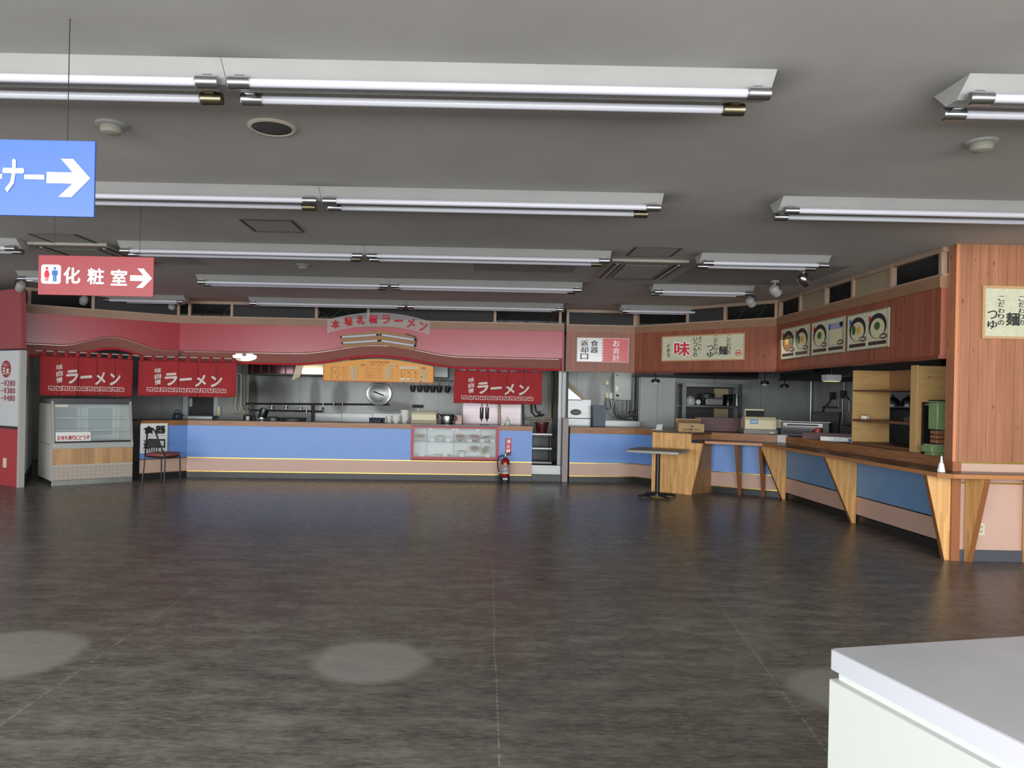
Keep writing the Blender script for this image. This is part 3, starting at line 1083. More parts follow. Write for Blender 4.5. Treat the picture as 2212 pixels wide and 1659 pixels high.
def cassette(cx, cy, label):
    t = thing('air_conditioner', label, 'air conditioner', (cx, cy, CEIL), group='ceiling cassette air conditioners')
    X, Y = 0.42, 0.60
    build('panel', MB().box(-X, X, -Y, Y, -0.035, -0.001), mat('aged cream plastic', (146, 139, 128), 0.5), t, 0.008)
    for s in (-1, 1):
        v = build('air_outlet', MB().box(s * 0.335 - 0.045, s * 0.335 + 0.045, -0.5, 0.5, -0.040, -0.034), M_black, t)
        o = build('louvre', MB().box(s * 0.335 - 0.012, s * 0.335 + 0.012, -0.49, 0.49, -0.046, -0.039), M_lgray, v)
    mb = MB()
    for k in range(26):
        y = -0.42 + 0.84 * k / 25
        mb.box(-0.235, 0.235, y - 0.007, y + 0.007, -0.044, -0.038)
    g = build('intake_grille', MB().box(-0.245, 0.245, -0.44, 0.44, -0.039, -0.034), mat('dark intake', (66, 64, 60), 0.7), t)
    build('grille_bars', mb, mat('grille plastic', (98, 94, 86), 0.5), g)


a = on_z(1380, 580, CEIL)
cassette(a.x, a.y, 'ceiling air conditioner with two side slots near the right lamp row')
cassette(-4.35, 8.35, 'ceiling air conditioner partly hidden behind the red restroom sign')


def spot(px, py, aim, label, silver=False):
    p = on_z(px, py, CEIL)
    t = thing('spotlight', label, 'spotlight', (p.x, p.y, CEIL), aim, group='swivelling ceiling spotlights')
    build('base', MB().lathe([(0.055, 0.0), (0.055, -0.02), (0.015, -0.03), (0.012, -0.06), (0.001, -0.06)], n=20), M_white, t)
    R = Matrix.Rotation(math.radians(58), 3, 'X')
    c = (0, 0.0, -0.115)
    build('head', MB().lathe([(0.001, 0.07), (0.04, 0.062), (0.062, 0.03), (0.066, 0.0), (0.060, -0.07), (0.050, -0.072), (0.045, -0.03), (0.001, -0.02)], c=c, n=24, M=R), M_chrome if silver else M_white, t)
    build('yoke', MB().tube([(-0.075, 0, -0.115), (-0.075, 0, -0.055), (0, 0, -0.05), (0.075, 0, -0.055), (0.075, 0, -0.115)], 0.007, 6), M_black, t)


spot(1736, 582, -1.2, 'chrome ceiling spotlight nearest the wooden pillar', True)
spot(1674, 607, -1.0, 'white ceiling spotlight second from the wooden pillar')
spot(1621, 633, -0.9, 'white ceiling spotlight beside the fourth right lamp fitting')
spot(682, 658, 0.0, 'white spotlight above the ramen canopy left of the name sign')
spot(803, 662, 0.0, 'white spotlight directly above the ramen name sign')
spot(922, 664, 0.0, 'white spotlight above the ramen canopy right of the name sign')
spot(371, 648, 0.6, 'white spotlight under the farthest left lamp fitting')
spot(182, 632, 0.7, 'white spotlight peeking out below the red restroom sign')
spot(46, 600, 0.8, 'white spotlight near the left picture edge left of the red sign')

# ------------------------------------------------------------------ hanging signs
def arrow(mb, x0, x1, zc, h, y):
    """Right arrow: shaft and chevron head."""
    w = x1 - x0
    sh = h * 0.145
    hx = x0 + w * 0.22
    poly = [(x0, zc - sh), (x0 + w * 0.60, zc - sh), (hx + w * 0.06, zc - h / 2), (hx + w * 0.36, zc - h / 2), (x1, zc), (hx + w * 0.38, zc + h / 2), (hx + w * 0.10, zc + h / 2), (x0 + w * 0.60, zc + sh), (x0, zc + sh)]
    mb.add([(px_, y, pz) for px_, pz in poly], [(0, 1, 7, 8), (1, 2, 3, 4), (1, 4, 7), (4, 5, 6, 7)])


sy = 3.05
p = at(204, 386, sy)
t = thing('blue_hanging_sign', 'blue hanging sign with white arrow near the left picture edge', 'sign', (p.x, sy, p.z - 0.158))
SW = 1.30
build('board', MB().box(-SW, 0.0, 0.0, 0.012, 0.0, 0.313), M_bluesign, t, 0.002)
mb = MB()
arrow(mb, -0.195, -0.016, 0.158, 0.156, -0.003)
s = 1 / 3.072 / FPX * sy
row(mb, 'ナ', -0.376, -0.288, 0.094, 0.230, -0.003, 0.035, 1.0)
rect(mb, -0.287, -0.205, 0.150, 0.168, -0.003)
row(mb, 'コ', -0.55, -0.47, 0.10, 0.215, -0.003, 0.035, 1.0)
rect(mb, -0.455, -0.378, 0.150, 0.168, -0.003)
build('lettering', mb, M_whitesign, t)
mb = MB()
for x in (-0.118, -1.18):
    mb.tube([(x, 0.006, 0.30), (x, 0.006, CEIL - (p.z - 0.158))], 0.0022, 6)
build('hanging_wire', mb, M_black, t)

sy = 6.1
p = at(207, 596, sy)
t = thing('restroom_sign', 'red hanging restroom sign with pictogram and white arrow', 'sign', (p.x, sy, p.z))
hw, hh = 0.475, 0.163
build('board', MB().box(-hw, hw, 0.0, 0.012, -hh, hh), M_redsign, t, 0.002)
k = 0.95 / 985.0      # local metres per crop pixel
def sx(c): return -hw + (c - 325) * k
def sz(c, x=800): return (458 - c) * k + 0.0
mb = MB()
row(mb, '化', sx(540), sx(690), sz(530), sz(388), -0.003, 0.04, 0.98)
row(mb, '粧', sx(745), sx(893), sz(533), sz(392), -0.003, 0.03, 0.98)
row(mb, '室', sx(945), sx(1090), sz(538), sz(398), -0.003, 0.03, 0.98)
arrow(mb, sx(1112), sx(1300), sz(470), 0.16, -0.003)
build('lettering', mb, M_whitesign, t)
mb = MB()
x0, x1, z0, z1, r = sx(352), sx(520), sz(533), sz(370), 0.022
poly = []
for cxx, czz, a0 in ((x1 - r, z1 - r, 0), (x0 + r, z1 - r, 90), (x0 + r, z0 + r, 180), (x1 - r, z0 + r, 270)):
    for q in range(5):
        w = math.radians(a0 + 90 * q / 4)
        poly.append((cxx + r * math.cos(w), czz + r * math.sin(w)))
mb.prism(poly, -0.003, 0.0, 'y')
pc = build('pictogram_plate', mb, M_whitesign, t)
def person(mb, xc, dress):
    ellipse(mb, xc, sz(402), 0.011, 0.011, -0.006, 16)
    if dress:
        pl = [(xc - 0.010, sz(418)), (xc + 0.010, sz(418)), (xc + 0.026, sz(460)), (xc + 0.020, sz(462)), (xc + 0.011, sz(440)), (xc + 0.021, sz(478)), (xc - 0.021, sz(478)), (xc - 0.011, sz(440)), (xc - 0.020, sz(462)), (xc - 0.026, sz(460))]
        mb.add([(a, -0.006, b) for a, b in pl], [(0, 1, 4, 5, 6, 7), (1, 2, 3, 4), (0, 7, 8, 9)])
        rect(mb, xc - 0.011, xc - 0.003, sz(512), sz(478), -0.006)
        rect(mb, xc + 0.003, xc + 0.011, sz(512), sz(478), -0.006)
    else:
        rect(mb, xc - 0.014, xc + 0.014, sz(464), sz(418), -0.006)
        rect(mb, xc - 0.024, xc - 0.016, sz(460), sz(420), -0.006)
        rect(mb, xc + 0.016, xc + 0.024, sz(460), sz(420), -0.006)
        rect(mb, xc - 0.014, xc - 0.002, sz(514), sz(464), -0.006)
        rect(mb, xc + 0.002, xc + 0.014, sz(514), sz(464), -0.006)
mb = MB(); person(mb, sx(402), True); build('woman_pictogram', mb, M_inkred, pc)
mb = MB(); person(mb, sx(470), False); build('man_pictogram', mb, M_inkblue, pc)
mb = MB()
for x in (-0.35, 0.355):
    mb.tube([(x, 0.006, hh), (x, 0.006, CEIL - p.z)], 0.002, 6)
build('hanging_wire', mb, M_black, t)

# ------------------------------------------------------------------ framed signs on the fascias
def plane_sign(name, label, cat, A, B, tl, br, off=0.05, frame=0.02, paper=M_washi, fm=None):
    """Board on an upright plane; tl and br are where its corners show."""
    P, Q = on_plane(*tl, A, B, off), on_plane(*br, A, B, off)
    d = (Vector(B) - Vector(A)).normalized()
    w = abs((Q - P).xy.dot(d))
    h = P.z - Q.z
    c = (P + Q) / 2
    t = thing(name, label, cat, (c.x, c.y, c.z), angle_of(A, B))
    x, z = w / 2, h / 2
    build('sign_sheet', MB().box(-x + frame * 0.5, x - frame * 0.5, 0.0, 0.012, -z + frame * 0.5, z - frame * 0.5), paper, t)
    mb = MB()
    for a0, a1, b0, b1 in ((-x, x, -z, -z + frame), (-x, x, z - frame, z), (-x, -x + frame, -z + frame, z - frame), (x - frame, x, -z + frame, z - frame)):
        mb.box(a0, a1, -0.008, 0.014, b0, b1)
    build('sign_frame', mb, fm or mat('light oak frame', (190, 150, 106), 0.45), t)
    return t, x, z


# cashier / dish return sign
t, x, z = plane_sign('cashier_sign', 'white and red sign for cashier and dish return on the wood fascia', 'sign', FASC[0], FASC[1], (1246, 728.6), (1357.5, 783.8), frame=0.012, paper=mat('glossy white sign', (224, 228, 226), 0.15), fm=mat('pale frame', (196, 180, 160), 0.4))
mb = MB(); rect(mb, 0.01, x - 0.012, -z + 0.012, z - 0.012, -0.003)
sq = 0.022
for i in range(int((2 * z - 0.02) / sq)):
    if i % 2 == 0:
        rect(mb, -0.012, 0.01, -z + 0.012 + i * sq, -z + 0.012 + (i + 1) * sq, -0.003)
build('red_half', mb, mat('glossy red print', (200, 36, 48), 0.3), t)
mb = MB(); column(mb, 'お会計', x * 0.52, 0.12, z - 0.03, -z + 0.02, -0.006, 0.02); build('white_lettering', mb, M_whitesign, t)
mb = MB(); column(mb, '食器', -x * 0.32, 0.13, z - 0.04, -0.06, -0.006, 0.02); column(mb, '返却口', -x * 0.70, 0.13, z - 0.04, -z + 0.035, -0.006, 0.015); build('black_lettering', mb, M_inkblack, t)


def slogan(t, x, z, c0=905, c1=1615, full=True, za=0.0, zb=1.0):
    k, r_, wt = MB(), MB(), MB()
    W2 = 2 * x * 710.0 / (c1 - c0)
    def X(c): return -x + 2 * x * (c - c0) / (c1 - c0)
    def Z(c): return z - 2 * z * (za + zb * (c - 335) / 222.0)
    for txt, c, w, a, b in (('こだわりの', 1487, 34, 345, 510), ('こだわりの', 1380, 34, 345, 512), ('つゆ', 1335, 52, 425, 535)):
        k = MB()
        column(k, txt, X(c), W2 * w / 710, Z(a), Z(b), -0.003, 0.02)
        build('black_lettering', k, M_inkblack, t)
    k = MB()
    write(k, '麺', X(1405), X(1478), Z(512), Z(438), -0.004, 0.03)
    build('black_lettering', k, M_inkblack, t)
    if full:
        for txt, c, w, a, b in (('そこに、', 1248, 32, 350, 500), ('いつもの', 1207, 34, 352, 525), ('がある。', 968, 32, 400, 555)):
            k = MB()
            column(k, txt, X(c), W2 * w / 710, Z(a), Z(b), -0.003, 0.02)
            build('black_lettering', k, M_inkblack, t)
        write(wt, '味', X(1012), X(1172), Z(522), Z(378), -0.002, 0.06)
        write(r_, '味', X(1020), X(1164), Z(514), Z(388), -0.004, 0.03)
    if r_.v:
        build('red_lettering', r_, M_inkred, t)
        r_ = MB()
    n = 28
    vs = []
    for q in range(n):
        w = 2 * math.pi * q / n
        for rr in (0.8, 1.0):
            vs.append((X(1565) + W2 * 25 / 710 * rr * math.cos(w), -0.003, Z(500) + W2 * 25 / 710 * rr * math.sin(w)))
    r_.add(vs, [(2 * q, 2 * q + 1, (2 * q + 3) % (2 * n), (2 * q + 2) % (2 * n)) for q in range(n)])
    rect(r_, X(1548), X(1582), Z(507), Z(494), -0.003)
    if wt.v:
        build('white_outline', wt, M_whitesign, t)
    build('red_seal', r_, M_inkred, t)


t, x, z = plane_sign('slogan_sign', 'long cream slogan sign with big red character on the angled fascia', 'sign', FASC[1], FASC[2], (1430, 727), (1608.5, 777.5))
slogan(t, x, z)
t, x, z = plane_sign('slogan_sign', 'cream framed slogan sign on the wooden pillar cut by the right edge', 'sign', (4.45, 6.95), (8, 6.95), (2122.8, 617), (2308, 735), off=0.016, frame=0.024)
slogan(t, x, z, 1281, 1737, False, 0.145, 0.76)


def bowl_poster(label, tl, br, kinds):
    t, x, z = plane_sign('bowl_poster', label, 'poster', FASC[2], FASC[3], tl, br, frame=0.012, fm=mat('grey poster rim', (150, 148, 126), 0.5))
    t['group'] = 'posters of noodle bowls on the side fascia'
    for i, kd in enumerate(kinds):
        cx = (-0.5 + i) * x * 0.98
        w = x * 0.42
        zc = z * 0.13
        if kd == 'box':
            mb = MB(); rect(mb, cx - w, cx + w, -z * 0.55, z * 0.72, -0.003); pic = build('dish_picture', mb, mat('pale blue print', (150, 156, 176), 0.6), t)
            mb = MB(); rect(mb, cx - w * 0.9, cx + w * 0.9, -z * 0.52, z * 0.36, -0.005); build('noodles', mb, mat('noodle print', (206, 200, 160), 0.6), pic)
            mb = MB(); rect(mb, cx + w * 0.55, cx + w, z * 0.45, z * 0.72, -0.005); ellipse(mb, cx - w * 0.85, z * 0.5, w * 0.12, z * 0.12, -0.005, 12); build('garnish', mb, M_inkblack, pic)
        else:
            mb = MB(); ellipse(mb, cx, zc + z * 0.02, w, z * 0.66, -0.003, 28); pic = build('dish_picture', mb, mat('dark bowl print', (44, 38, 46), 0.6), t)
            mb = MB(); ellipse(mb, cx + w * 0.02, zc - z * 0.10, w * 0.80, z * 0.52, -0.005, 28)
            build('noodles', mb, mat('brown soup print', (150, 106, 66), 0.6) if kd == 'curry' else mat('noodle print', (206, 200, 160), 0.6), pic)
            mb = MB()
            if kd == 'curry':
                ellipse(mb, cx + w * 0.45, zc, w * 0.25, z * 0.22, -0.007, 10)
            elif kd == 'egg':
                ellipse(mb, cx - w * 0.42, zc, w * 0.24, z * 0.28, -0.007, 9)
            else:
                ellipse(mb, cx, zc + z * 0.02, w * 0.33, z * 0.22, -0.007, 9)
            build('garnish', mb, M_inkgreen, pic)
            if kd in ('curry', 'egg'):
                mb = MB(); ellipse(mb, cx + (w * 0.15 if kd == 'egg' else -w * 0.15), zc - z * 0.02, w * 0.24, z * 0.2, -0.007, 14)
                build('egg_yolk', mb, mat('egg print', (226, 214, 190) if kd == 'egg' else (212, 158, 60), 0.6), pic)
        mb = MB(); rect(mb, cx - w, cx + w, -z * 0.82, -z * 0.63, -0.003); build('caption_bar', mb, mat('dark caption print', (66, 44, 40), 0.6), t)
        mb = MB(); ellipse(mb, cx + w * 0.72, -z * 0.42, w * 0.42, z * 0.15, -0.009, 14); bb = build('price_badge', mb, mat('brown badge print', (92, 66, 46), 0.6), t)
        mb = MB(); row(mb, '380', cx + w * 0.42, cx + w * 1.0, -z * 0.48, -z * 0.36, -0.011, 0.02); build('price_lettering', mb, M_paper, bb)
        mb = MB(); rect(mb, cx - w * 0.95, cx - w * 0.72, z * 0.45, z * 0.72, -0.009); build('corner_tag', mb, M_inkred if i == (0 if kd != 'egg' else 1) or kd == 'herb' else M_inkblue, t)


bowl_poster('bowl poster nearest the corner, showing a brown curry bowl', (1689, 711.7), (1747, 770), ('curry', 'egg'))
bowl_poster('middle bowl poster, with one square dish picture', (1755, 697.5), (1823.8, 760.5), ('herb', 'box'))
bowl_poster('largest bowl poster, closest to the wooden pillar', (1832.5, 682.5), (1919, 749), ('egg', 'herb'))

# ------------------------------------------------------------------ door curtains (noren)
def noren(label, A, B, ztop, h, seed, tabs=9):
    A, B = Vector(A), Vector(B)
    L = (B - A).length
    t = thing('shop_curtain', label, 'curtain', (*A, ztop), angle_of(A, B), group='red ramen door curtains')
    rnd = random.Random(seed)
    ph = [rnd.uniform(0, 6.28) for _ in range(4)]

    def fold(X, Z):
        q = min(1, max(0.0, -Z / h))
        return (0.3 + 0.7 * q) * (0.014 * math.sin(X * 9.2 + ph[0]) + 0.010 * math.sin(X * 17 + ph[1]) + 0.004 * math.sin(X * 31 + ph[2])) + 0.012 * q * math.sin(X * 4 + ph[3])
    mb = MB()
    nb = 5
    w = L / nb
    nx, nz = 14, 14
    for k in range(nb):
        vs, fs = [], []
        for j in range(nz + 1):
            Z = -0.075 - (h - 0.075) * j / nz
            for i in range(nx + 1):
                g = 0.0025 if j > 2 else 0.0
                X = k * w + g + (w - 2 * g) * i / nx
                vs.append((X, fold(X, Z), Z + 0.006 * math.sin(X * 6 + ph[1])))
        for j in range(nz):
            for i in range(nx):
                a = j * (nx + 1) + i
                fs.append((a, a + nx + 1, a + nx + 2, a + 1))
        mb.add(vs, fs)
    for k in range(tabs):
        xc = 0.05 + (L - 0.1) * k / (tabs - 1)
        vs, fs = [], []
        m = 10
        for i in range(m + 1):
            q = i / m
            if q < 0.4:
                y, Z = -0.013, -0.085 + 0.075 * q / 0.4
            elif q < 0.6:
                a_ = math.pi * (q - 0.4) / 0.2
                y, Z = -0.013 * math.cos(a_), -0.01 + 0.013 * math.sin(a_)
            else:
                y, Z = 0.013, -0.01 - 0.075 * (q - 0.6) / 0.4
            if i in (0, m):
                y = fold(xc, -0.085)
            for dx in (-0.028, 0.028):
                vs.append((xc + dx, y, Z))
        for i in range(m):
            fs.append((2 * i, 2 * i + 1, 2 * i + 3, 2 * i + 2))
        mb.add(vs, fs)
    o = build('cloth', mb, M_cloth, t)
    sm = o.modifiers.new('thickness', 'SOLIDIFY')
    sm.thickness = 0.002
    sm.offset = 0
    build('curtain_rod', MB().tube([(-0.06, 0, -0.01), (L + 0.06, 0, -0.01)], 0.009, 8), mat('pale rod', (190, 182, 168), 0.4), t)
    wf = lambda X, Z, y: (X, fold(X, Z) + y, Z)
    ink = MB()
    def f(c): return L * c
    zz = lambda q: -h * q
    # big brush letters: cut into small facets so that they ride the folds
    def big(ch, x0, x1, z0, z1, bold=0.055):
        vs, fs = glyph(ch, bold)
        ax, bx = min(v[0] for v in vs), max(v[0] for v in vs)
        az, bz = min(v[1] for v in vs), max(v[1] for v in vs)
        ink.add([wf(x0 + (v[0] - ax) / (bx - ax) * (x1 - x0), z0 + (v[1] - az) / max(1e-6, bz - az) * (z1 - z0) + 0.02 * ((v[0] - ax) / (bx - ax) - 0.5), -0.012 - 0.0005 * v[2]) for v in vs], fs)
    big('ラ', f(0.265), f(0.395), zz(0.73), zz(0.415))
    big('ー', f(0.415), f(0.545), zz(0.60), zz(0.535))
    big('メ', f(0.575), f(0.69), zz(0.74), zz(0.45))
    big('ン', f(0.735), f(0.855), zz(0.74), zz(0.45))
    for i, ch in enumerate('味自慢'):
        z1 = -h * (0.30 + i * 0.145)
        big(ch, f(0.165), f(0.23), z1 - h * 0.125, z1, 0.03)
    build('lettering', ink, M_ink, t)
    key = MB()
    n = 12
    u0, u1 = 0.09, 0.90
    cw = L * (u1 - u0) / n
    for i in range(n):
        x0 = L * u0 + i * cw
        zt, zb = -h * 0.795, -h * 0.885
        fl = i % 2
        path = [(0.02, zb), (0.02, zt), (0.86, zt), (0.86, zb), (0.30, zb), (0.30, (zt * 0.45 + zb * 0.55)), (0.60, (zt * 0.45 + zb * 0.55))]
        if fl:
            path = [(0.98 - a_, b_) for a_, b_ in path]
            path = [(a_, zt + zb - b_) for a_, b_ in path]
        th = 0.0045
        for (a0, b0), (a1, b1) in zip(path, path[1:]):
            xa, xb = sorted((x0 + a0 * cw, x0 + a1 * cw))
            za, zb_ = sorted((b0, b1))
            xa, xb, za, zb_ = xa - th, xb + th, za - th, zb_ + th
            key.add([wf(xa, za, -0.008), wf(xb, za, -0.008), wf(xb, zb_, -0.008), wf(xa, zb_, -0.008)], [(0, 1, 2, 3)])
    build('key_pattern', key, M_ink, t)
    return t


noren('red ramen curtain on the far left above the glass chiller', (-6.66, 11.22), (-5.62, 12.02), 2.005, 0.68, 3)
noren('red ramen curtain in the middle left over the chair and poster', (-5.62, 12.20), (-4.09, 12.47), 2.0, 0.66, 5)
noren('red ramen curtain on its own in front of the steel refrigerator', (-0.44, 12.72), (1.08, 12.72), 1.95, 0.63, 8)

# ------------------------------------------------------------------ glass chiller at the left end
t = thing('display_chiller', 'glass fronted display chiller with wood band below the left curtain', 'display case', (-6.24, 10.85, 0), angle_of((-6.24, 10.85), (-5.40, 11.59)))
CW, CD = 1.12, 0.92
m_tile = mat('beige tile grid', (164, 152, 140), 0.5)
g = NT(m_tile)
ox = g.xyz()
lx = g.math('LESS_THAN', g.math('FRACT', g.math('DIVIDE', ox[0], 0.062)), 0.07)
lz = g.math('LESS_THAN', g.math('FRACT', g.math('DIVIDE', ox[2], 0.055)), 0.08)
g.color(g.mix(g.math('MULTIPLY', g.math('MAXIMUM', lx, lz), 0.5), lin((164, 152, 140)), lin((214, 206, 196))))
m_band = plank_material('pale wood band', (178, 140, 98), (150, 112, 74), 0.14, 'x', False, 0.45, 0.0)
m_side = mat('pale chiller side', (204, 204, 196), 0.45)
build('plinth', MB().box(0.0, CW, 0.0, CD, 0.0, 0.07), M_steel2, t)
build('tile_panel', MB().box(0.015, CW - 0.002, 0.0, 0.03, 0.075, 0.29), m_tile, t)
mb = MB(); mb.box(0, CW, -0.004, 0.03, 0.285, 0.30); mb.box(0, 0.015, -0.004, 0.03, 0.07, 0.285); build('tile_frame', mb, M_lgray, t)
build('wood_panel', MB().box(0.004, CW - 0.002, 0.0, 0.03, 0.30, 0.54), m_band, t)
build('front_rail', MB().prism([(-0.012, 0.54), (0.04, 0.54), (0.04, 0.625), (-0.005, 0.625), (-0.022, 0.60)], 0.0, CW, 'x'), M_lgray, t, 0.003)
build('side_panel', MB().prism([(0.03, 0.07), (CD, 0.07), (CD, 1.27), (0.16, 1.27), (0.03, 0.63)], 0.0, 0.012, 'x'), m_side, t)
build('side_panel', MB().prism([(0.03, 0.07), (CD, 0.07), (CD, 1.27), (0.16, 1.27), (0.03, 0.63)], CW - 0.012, CW, 'x'), m_side, t)
build('side_trim', MB().box(-0.006, 0.0, 0.03, CD, 0.585, 0.615), M_lgray, t)
for x in (0.0, CW - 0.035):
    build('slanted_post', MB().prism([(0.0, 0.625), (0.03, 0.625), (0.16, 1.27), (0.125, 1.27)], x, x + 0.035, 'x'), M_white, t)
build('top_panel', MB().box(0.0, CW, 0.12, CD, 1.20, 1.285), mat('dark chiller top', (66, 68, 70), 0.4), t)
build('front_glass', MB().prism([(0.012, 0.63), (0.016, 0.63), (0.133, 1.20), (0.129, 1.20)], 0.036, CW - 0.036, 'x'), M_glass, t)
mb = MB(); mb.prism([(0.004, 0.626), (0.022, 0.626), (0.026, 0.65), (0.008, 0.65)], 0.036, CW - 0.036, 'x')
build('glass_gasket', mb, M_kick, t)
for z in (0.80, 0.985):
    build('shelf', MB().box(0.03, CW - 0.03, 0.12 + (z - 0.8) * 0.2, 0.62, z, z + 0.014), mat('shelf glass', (196, 210, 210), 0.15, alpha=0.75), t)
build('back_wall', MB().box(0.013, CW - 0.013, 0.70, 0.72, 0.63, 1.20), mat('pale chiller lining', (176, 196, 200), 0.4), t)
build('floor_pan', MB().box(0.013, CW - 0.013, 0.04, 0.70, 0.60, 0.63), mat('pale chiller lining', (176, 196, 200), 0.4), t)
for x0 in (0.06, 0.58):
    d = build('sliding_door', MB().box(x0, x0 + 0.46, 0.66, 0.68, 0.65, 1.18), mat('chiller door frame', (186, 196, 196), 0.4), t)
    build('door_pane', MB().box(x0 + 0.05, x0 + 0.41, 0.654, 0.66, 0.70, 1.13), mat('chiller door pane', (126, 150, 158), 0.2), d)
st = build('takeaway_sticker', MB().prism([(0.010, 0.645), (0.0105, 0.645), (0.0395, 0.785), (0.039, 0.785)], 0.05, 0.52, 'x'), M_paper, t)
lt = MB()
tilt = lambda X, Z, y: (X, 0.004 + (Z - 0.645) * 0.207, Z)
row(lt, 'お持ち帰りにどうぞ', 0.065, 0.505, 0.665, 0.735, 0, 0.03, 0.9, warp=tilt)
build('lettering', lt, M_inkred, st)
tg = solo('price_tag', MB().box(0, 0.18, -0.002, 0.0, 0, 0.035), M_cream, 'small cream strip label hanging inside the chiller at its top left', 'tag', loc=t.matrix_world @ Vector((0, 0, 0)))
rzc = t.rotation_euler.z
tg.location = Vector((-6.24, 10.85, 0)) + Vector((math.cos(rzc) * 0.05 - math.sin(rzc) * 0.14, math.sin(rzc) * 0.05 + math.cos(rzc) * 0.14, 1.155))
tg.rotation_euler = (0, 0, rzc)

# paper poster on the counter behind the chair
A, B = RAMEN[0], RAMEN[1]
p, q = on_plane(304, 915, A, B, 0.03), on_plane(361, 977, A, B, 0.03)
w, h = (q - p).xy.length, p.z - q.z
c = (p + q) / 2
t = thing('dish_return_poster', 'white paper poster for dish return on the counter behind the chair', 'poster', c, angle_of(A, B))
build('paper', MB().box(-w / 2, w / 2, 0.0, 0.004, -h / 2, h / 2), M_paper, t)
mb = MB(); row(mb, '食器', -w * 0.42, w * 0.44, h * 0.14, h * 0.42, -0.003, 0.06, 0.95); row(mb, '返却口', -w * 0.40, w * 0.42, -h * 0.36, -h * 0.04, -0.003, 0.05, 0.95)
rect(mb, -w * 0.42, w * 0.44, h * 0.075, h * 0.085, -0.003); rect(mb, -w * 0.42, w * 0.44, -h * 0.42, -h * 0.41, -0.003)
build('lettering', mb, M_inkblack, t)

# chair
t = thing('metal_chair', 'dark metal chair with looped back and maroon seat beside the glass chiller', 'chair', (-4.87, 11.46, 0), math.radians(-13))
sw = 0.20   # local +y is the way it faces
for s in (-1, 1):
    build('leg', MB().tube([(s * 0.17, 0.20, 0.0), (s * 0.165, 0.19, 0.40), (s * 0.15, 0.17, 0.415)], 0.011, 8), M_black, t)
    build('leg', MB().tube([(s * 0.19, -0.22, 0.0), (s * 0.175, -0.19, 0.42)], 0.011, 8), M_black, t)
loop = []
for k in range(17):
    q = k / 16
    if q < 0.38:
        e = q / 0.38
        loop.append((-0.175 + 0.10 * e, -0.19 - 0.09 * e, 0.42 + 0.36 * e))
    elif q <= 0.62:
        a_ = math.pi * (q - 0.38) / 0.24
        loop.append((-0.075 * math.cos(a_), -0.28 - 0.012 * math.sin(a_), 0.78 + 0.07 * math.sin(a_)))
    else:
        e = (1 - q) / 0.38
        loop.append((0.175 - 0.10 * e, -0.19 - 0.09 * e, 0.42 + 0.36 * e))
build('back_loop', MB().tube(loop, 0.012, 8), M_black, t)
mb = MB()
mb.prism([(-0.115, 0.565), (0.115, 0.565), (0.085, 0.70), (-0.085, 0.70)], -0.246, -0.238, 'y')
for k in range(5):
    x = -0.08 + 0.04 * k
    mb.box(x - 0.005, x + 0.005, -0.245, -0.233, 0.50, 0.57)
build('back_plate', mb, M_black, t)
seat = []
for k in range(24):
    w_ = 2 * math.pi * k / 24
    cx_, cy_ = math.cos(w_), math.sin(w_)
    seat.append((0.21 * math.copysign(abs(cx_) ** 0.6, cx_), 0.01 + 0.215 * math.copysign(abs(cy_) ** 0.6, cy_)))
build('seat', MB().prism(seat, 0.425, 0.475, 'z'), M_seat, t, 0.014)
build('seat_frame', MB().tube([(x * 0.96, y * 0.96, 0.415) for x, y in seat], 0.011, 8, closed=True), M_black, t)

# pedestal table
pL, pF, pR = on_z(1351, 970.4, 0.705), on_z(1441, 976, 0.705), on_z(1499, 972.5, 0.705)
t = thing('pedestal_table', 'square grey topped table on a black cross pedestal in front of the oak cabinet', 'table', (2.68, 11.02, 0), math.radians(-27))
hw = 0.385
tp = []
for cxx, cyy, a0 in ((hw - 0.03, hw - 0.03, 0), (-hw + 0.03, hw - 0.03, 90), (-hw + 0.03, -hw + 0.03, 180), (hw - 0.03, -hw + 0.03, 270)):
    for q in range(5):
        w_ = math.radians(a0 + 90 * q / 4)
        tp.append((cxx + 0.03 * math.cos(w_), cyy + 0.03 * math.sin(w_)))
build('tabletop', MB().prism(tp, 0.692, 0.712, 'z'), mat('dark grey tabletop', (92, 88, 82), 0.4), t)
build('edge_band', MB().prism(tp, 0.676, 0.706, 'z').__class__.prism(MB(), [(x * 1.006, y * 1.006) for x, y in tp], 0.676, 0.706, 'z'), mat('pale grey edge', (150, 150, 142), 0.4), t)
mb = MB(); mb.lathe([(0.034, 0.05), (0.034, 0.66)], n=20)
build('column', mb, M_black, t)
build('top_bracket', MB().box(-0.16, 0.16, -0.03, 0.03, 0.655, 0.676).box(-0.03, 0.03, -0.16, 0.16, 0.655, 0.6755), M_black, t)
build('base_hub', MB().lathe([(0.06, 0.03), (0.055, 0.06), (0.036, 0.075)], n=20), M_black, t)
for k in range(4):
    a_ = math.pi / 2 * k + math.radians(45)
    mb = MB()
    mb.M = Matrix.Rotation(a_, 4, 'Z')
    mb.tube([(0.03, 0, 0.048), (0.22, 0, 0.036), (0.31, 0, 0.026)], [0.022, 0.018, 0.014], 8)
    mb.lathe([(0.018, 0.0), (0.018, 0.02), (0.010, 0.024)], c=(0.295, 0, 0), n=12)
    build('base_foot', mb, M_black, t)

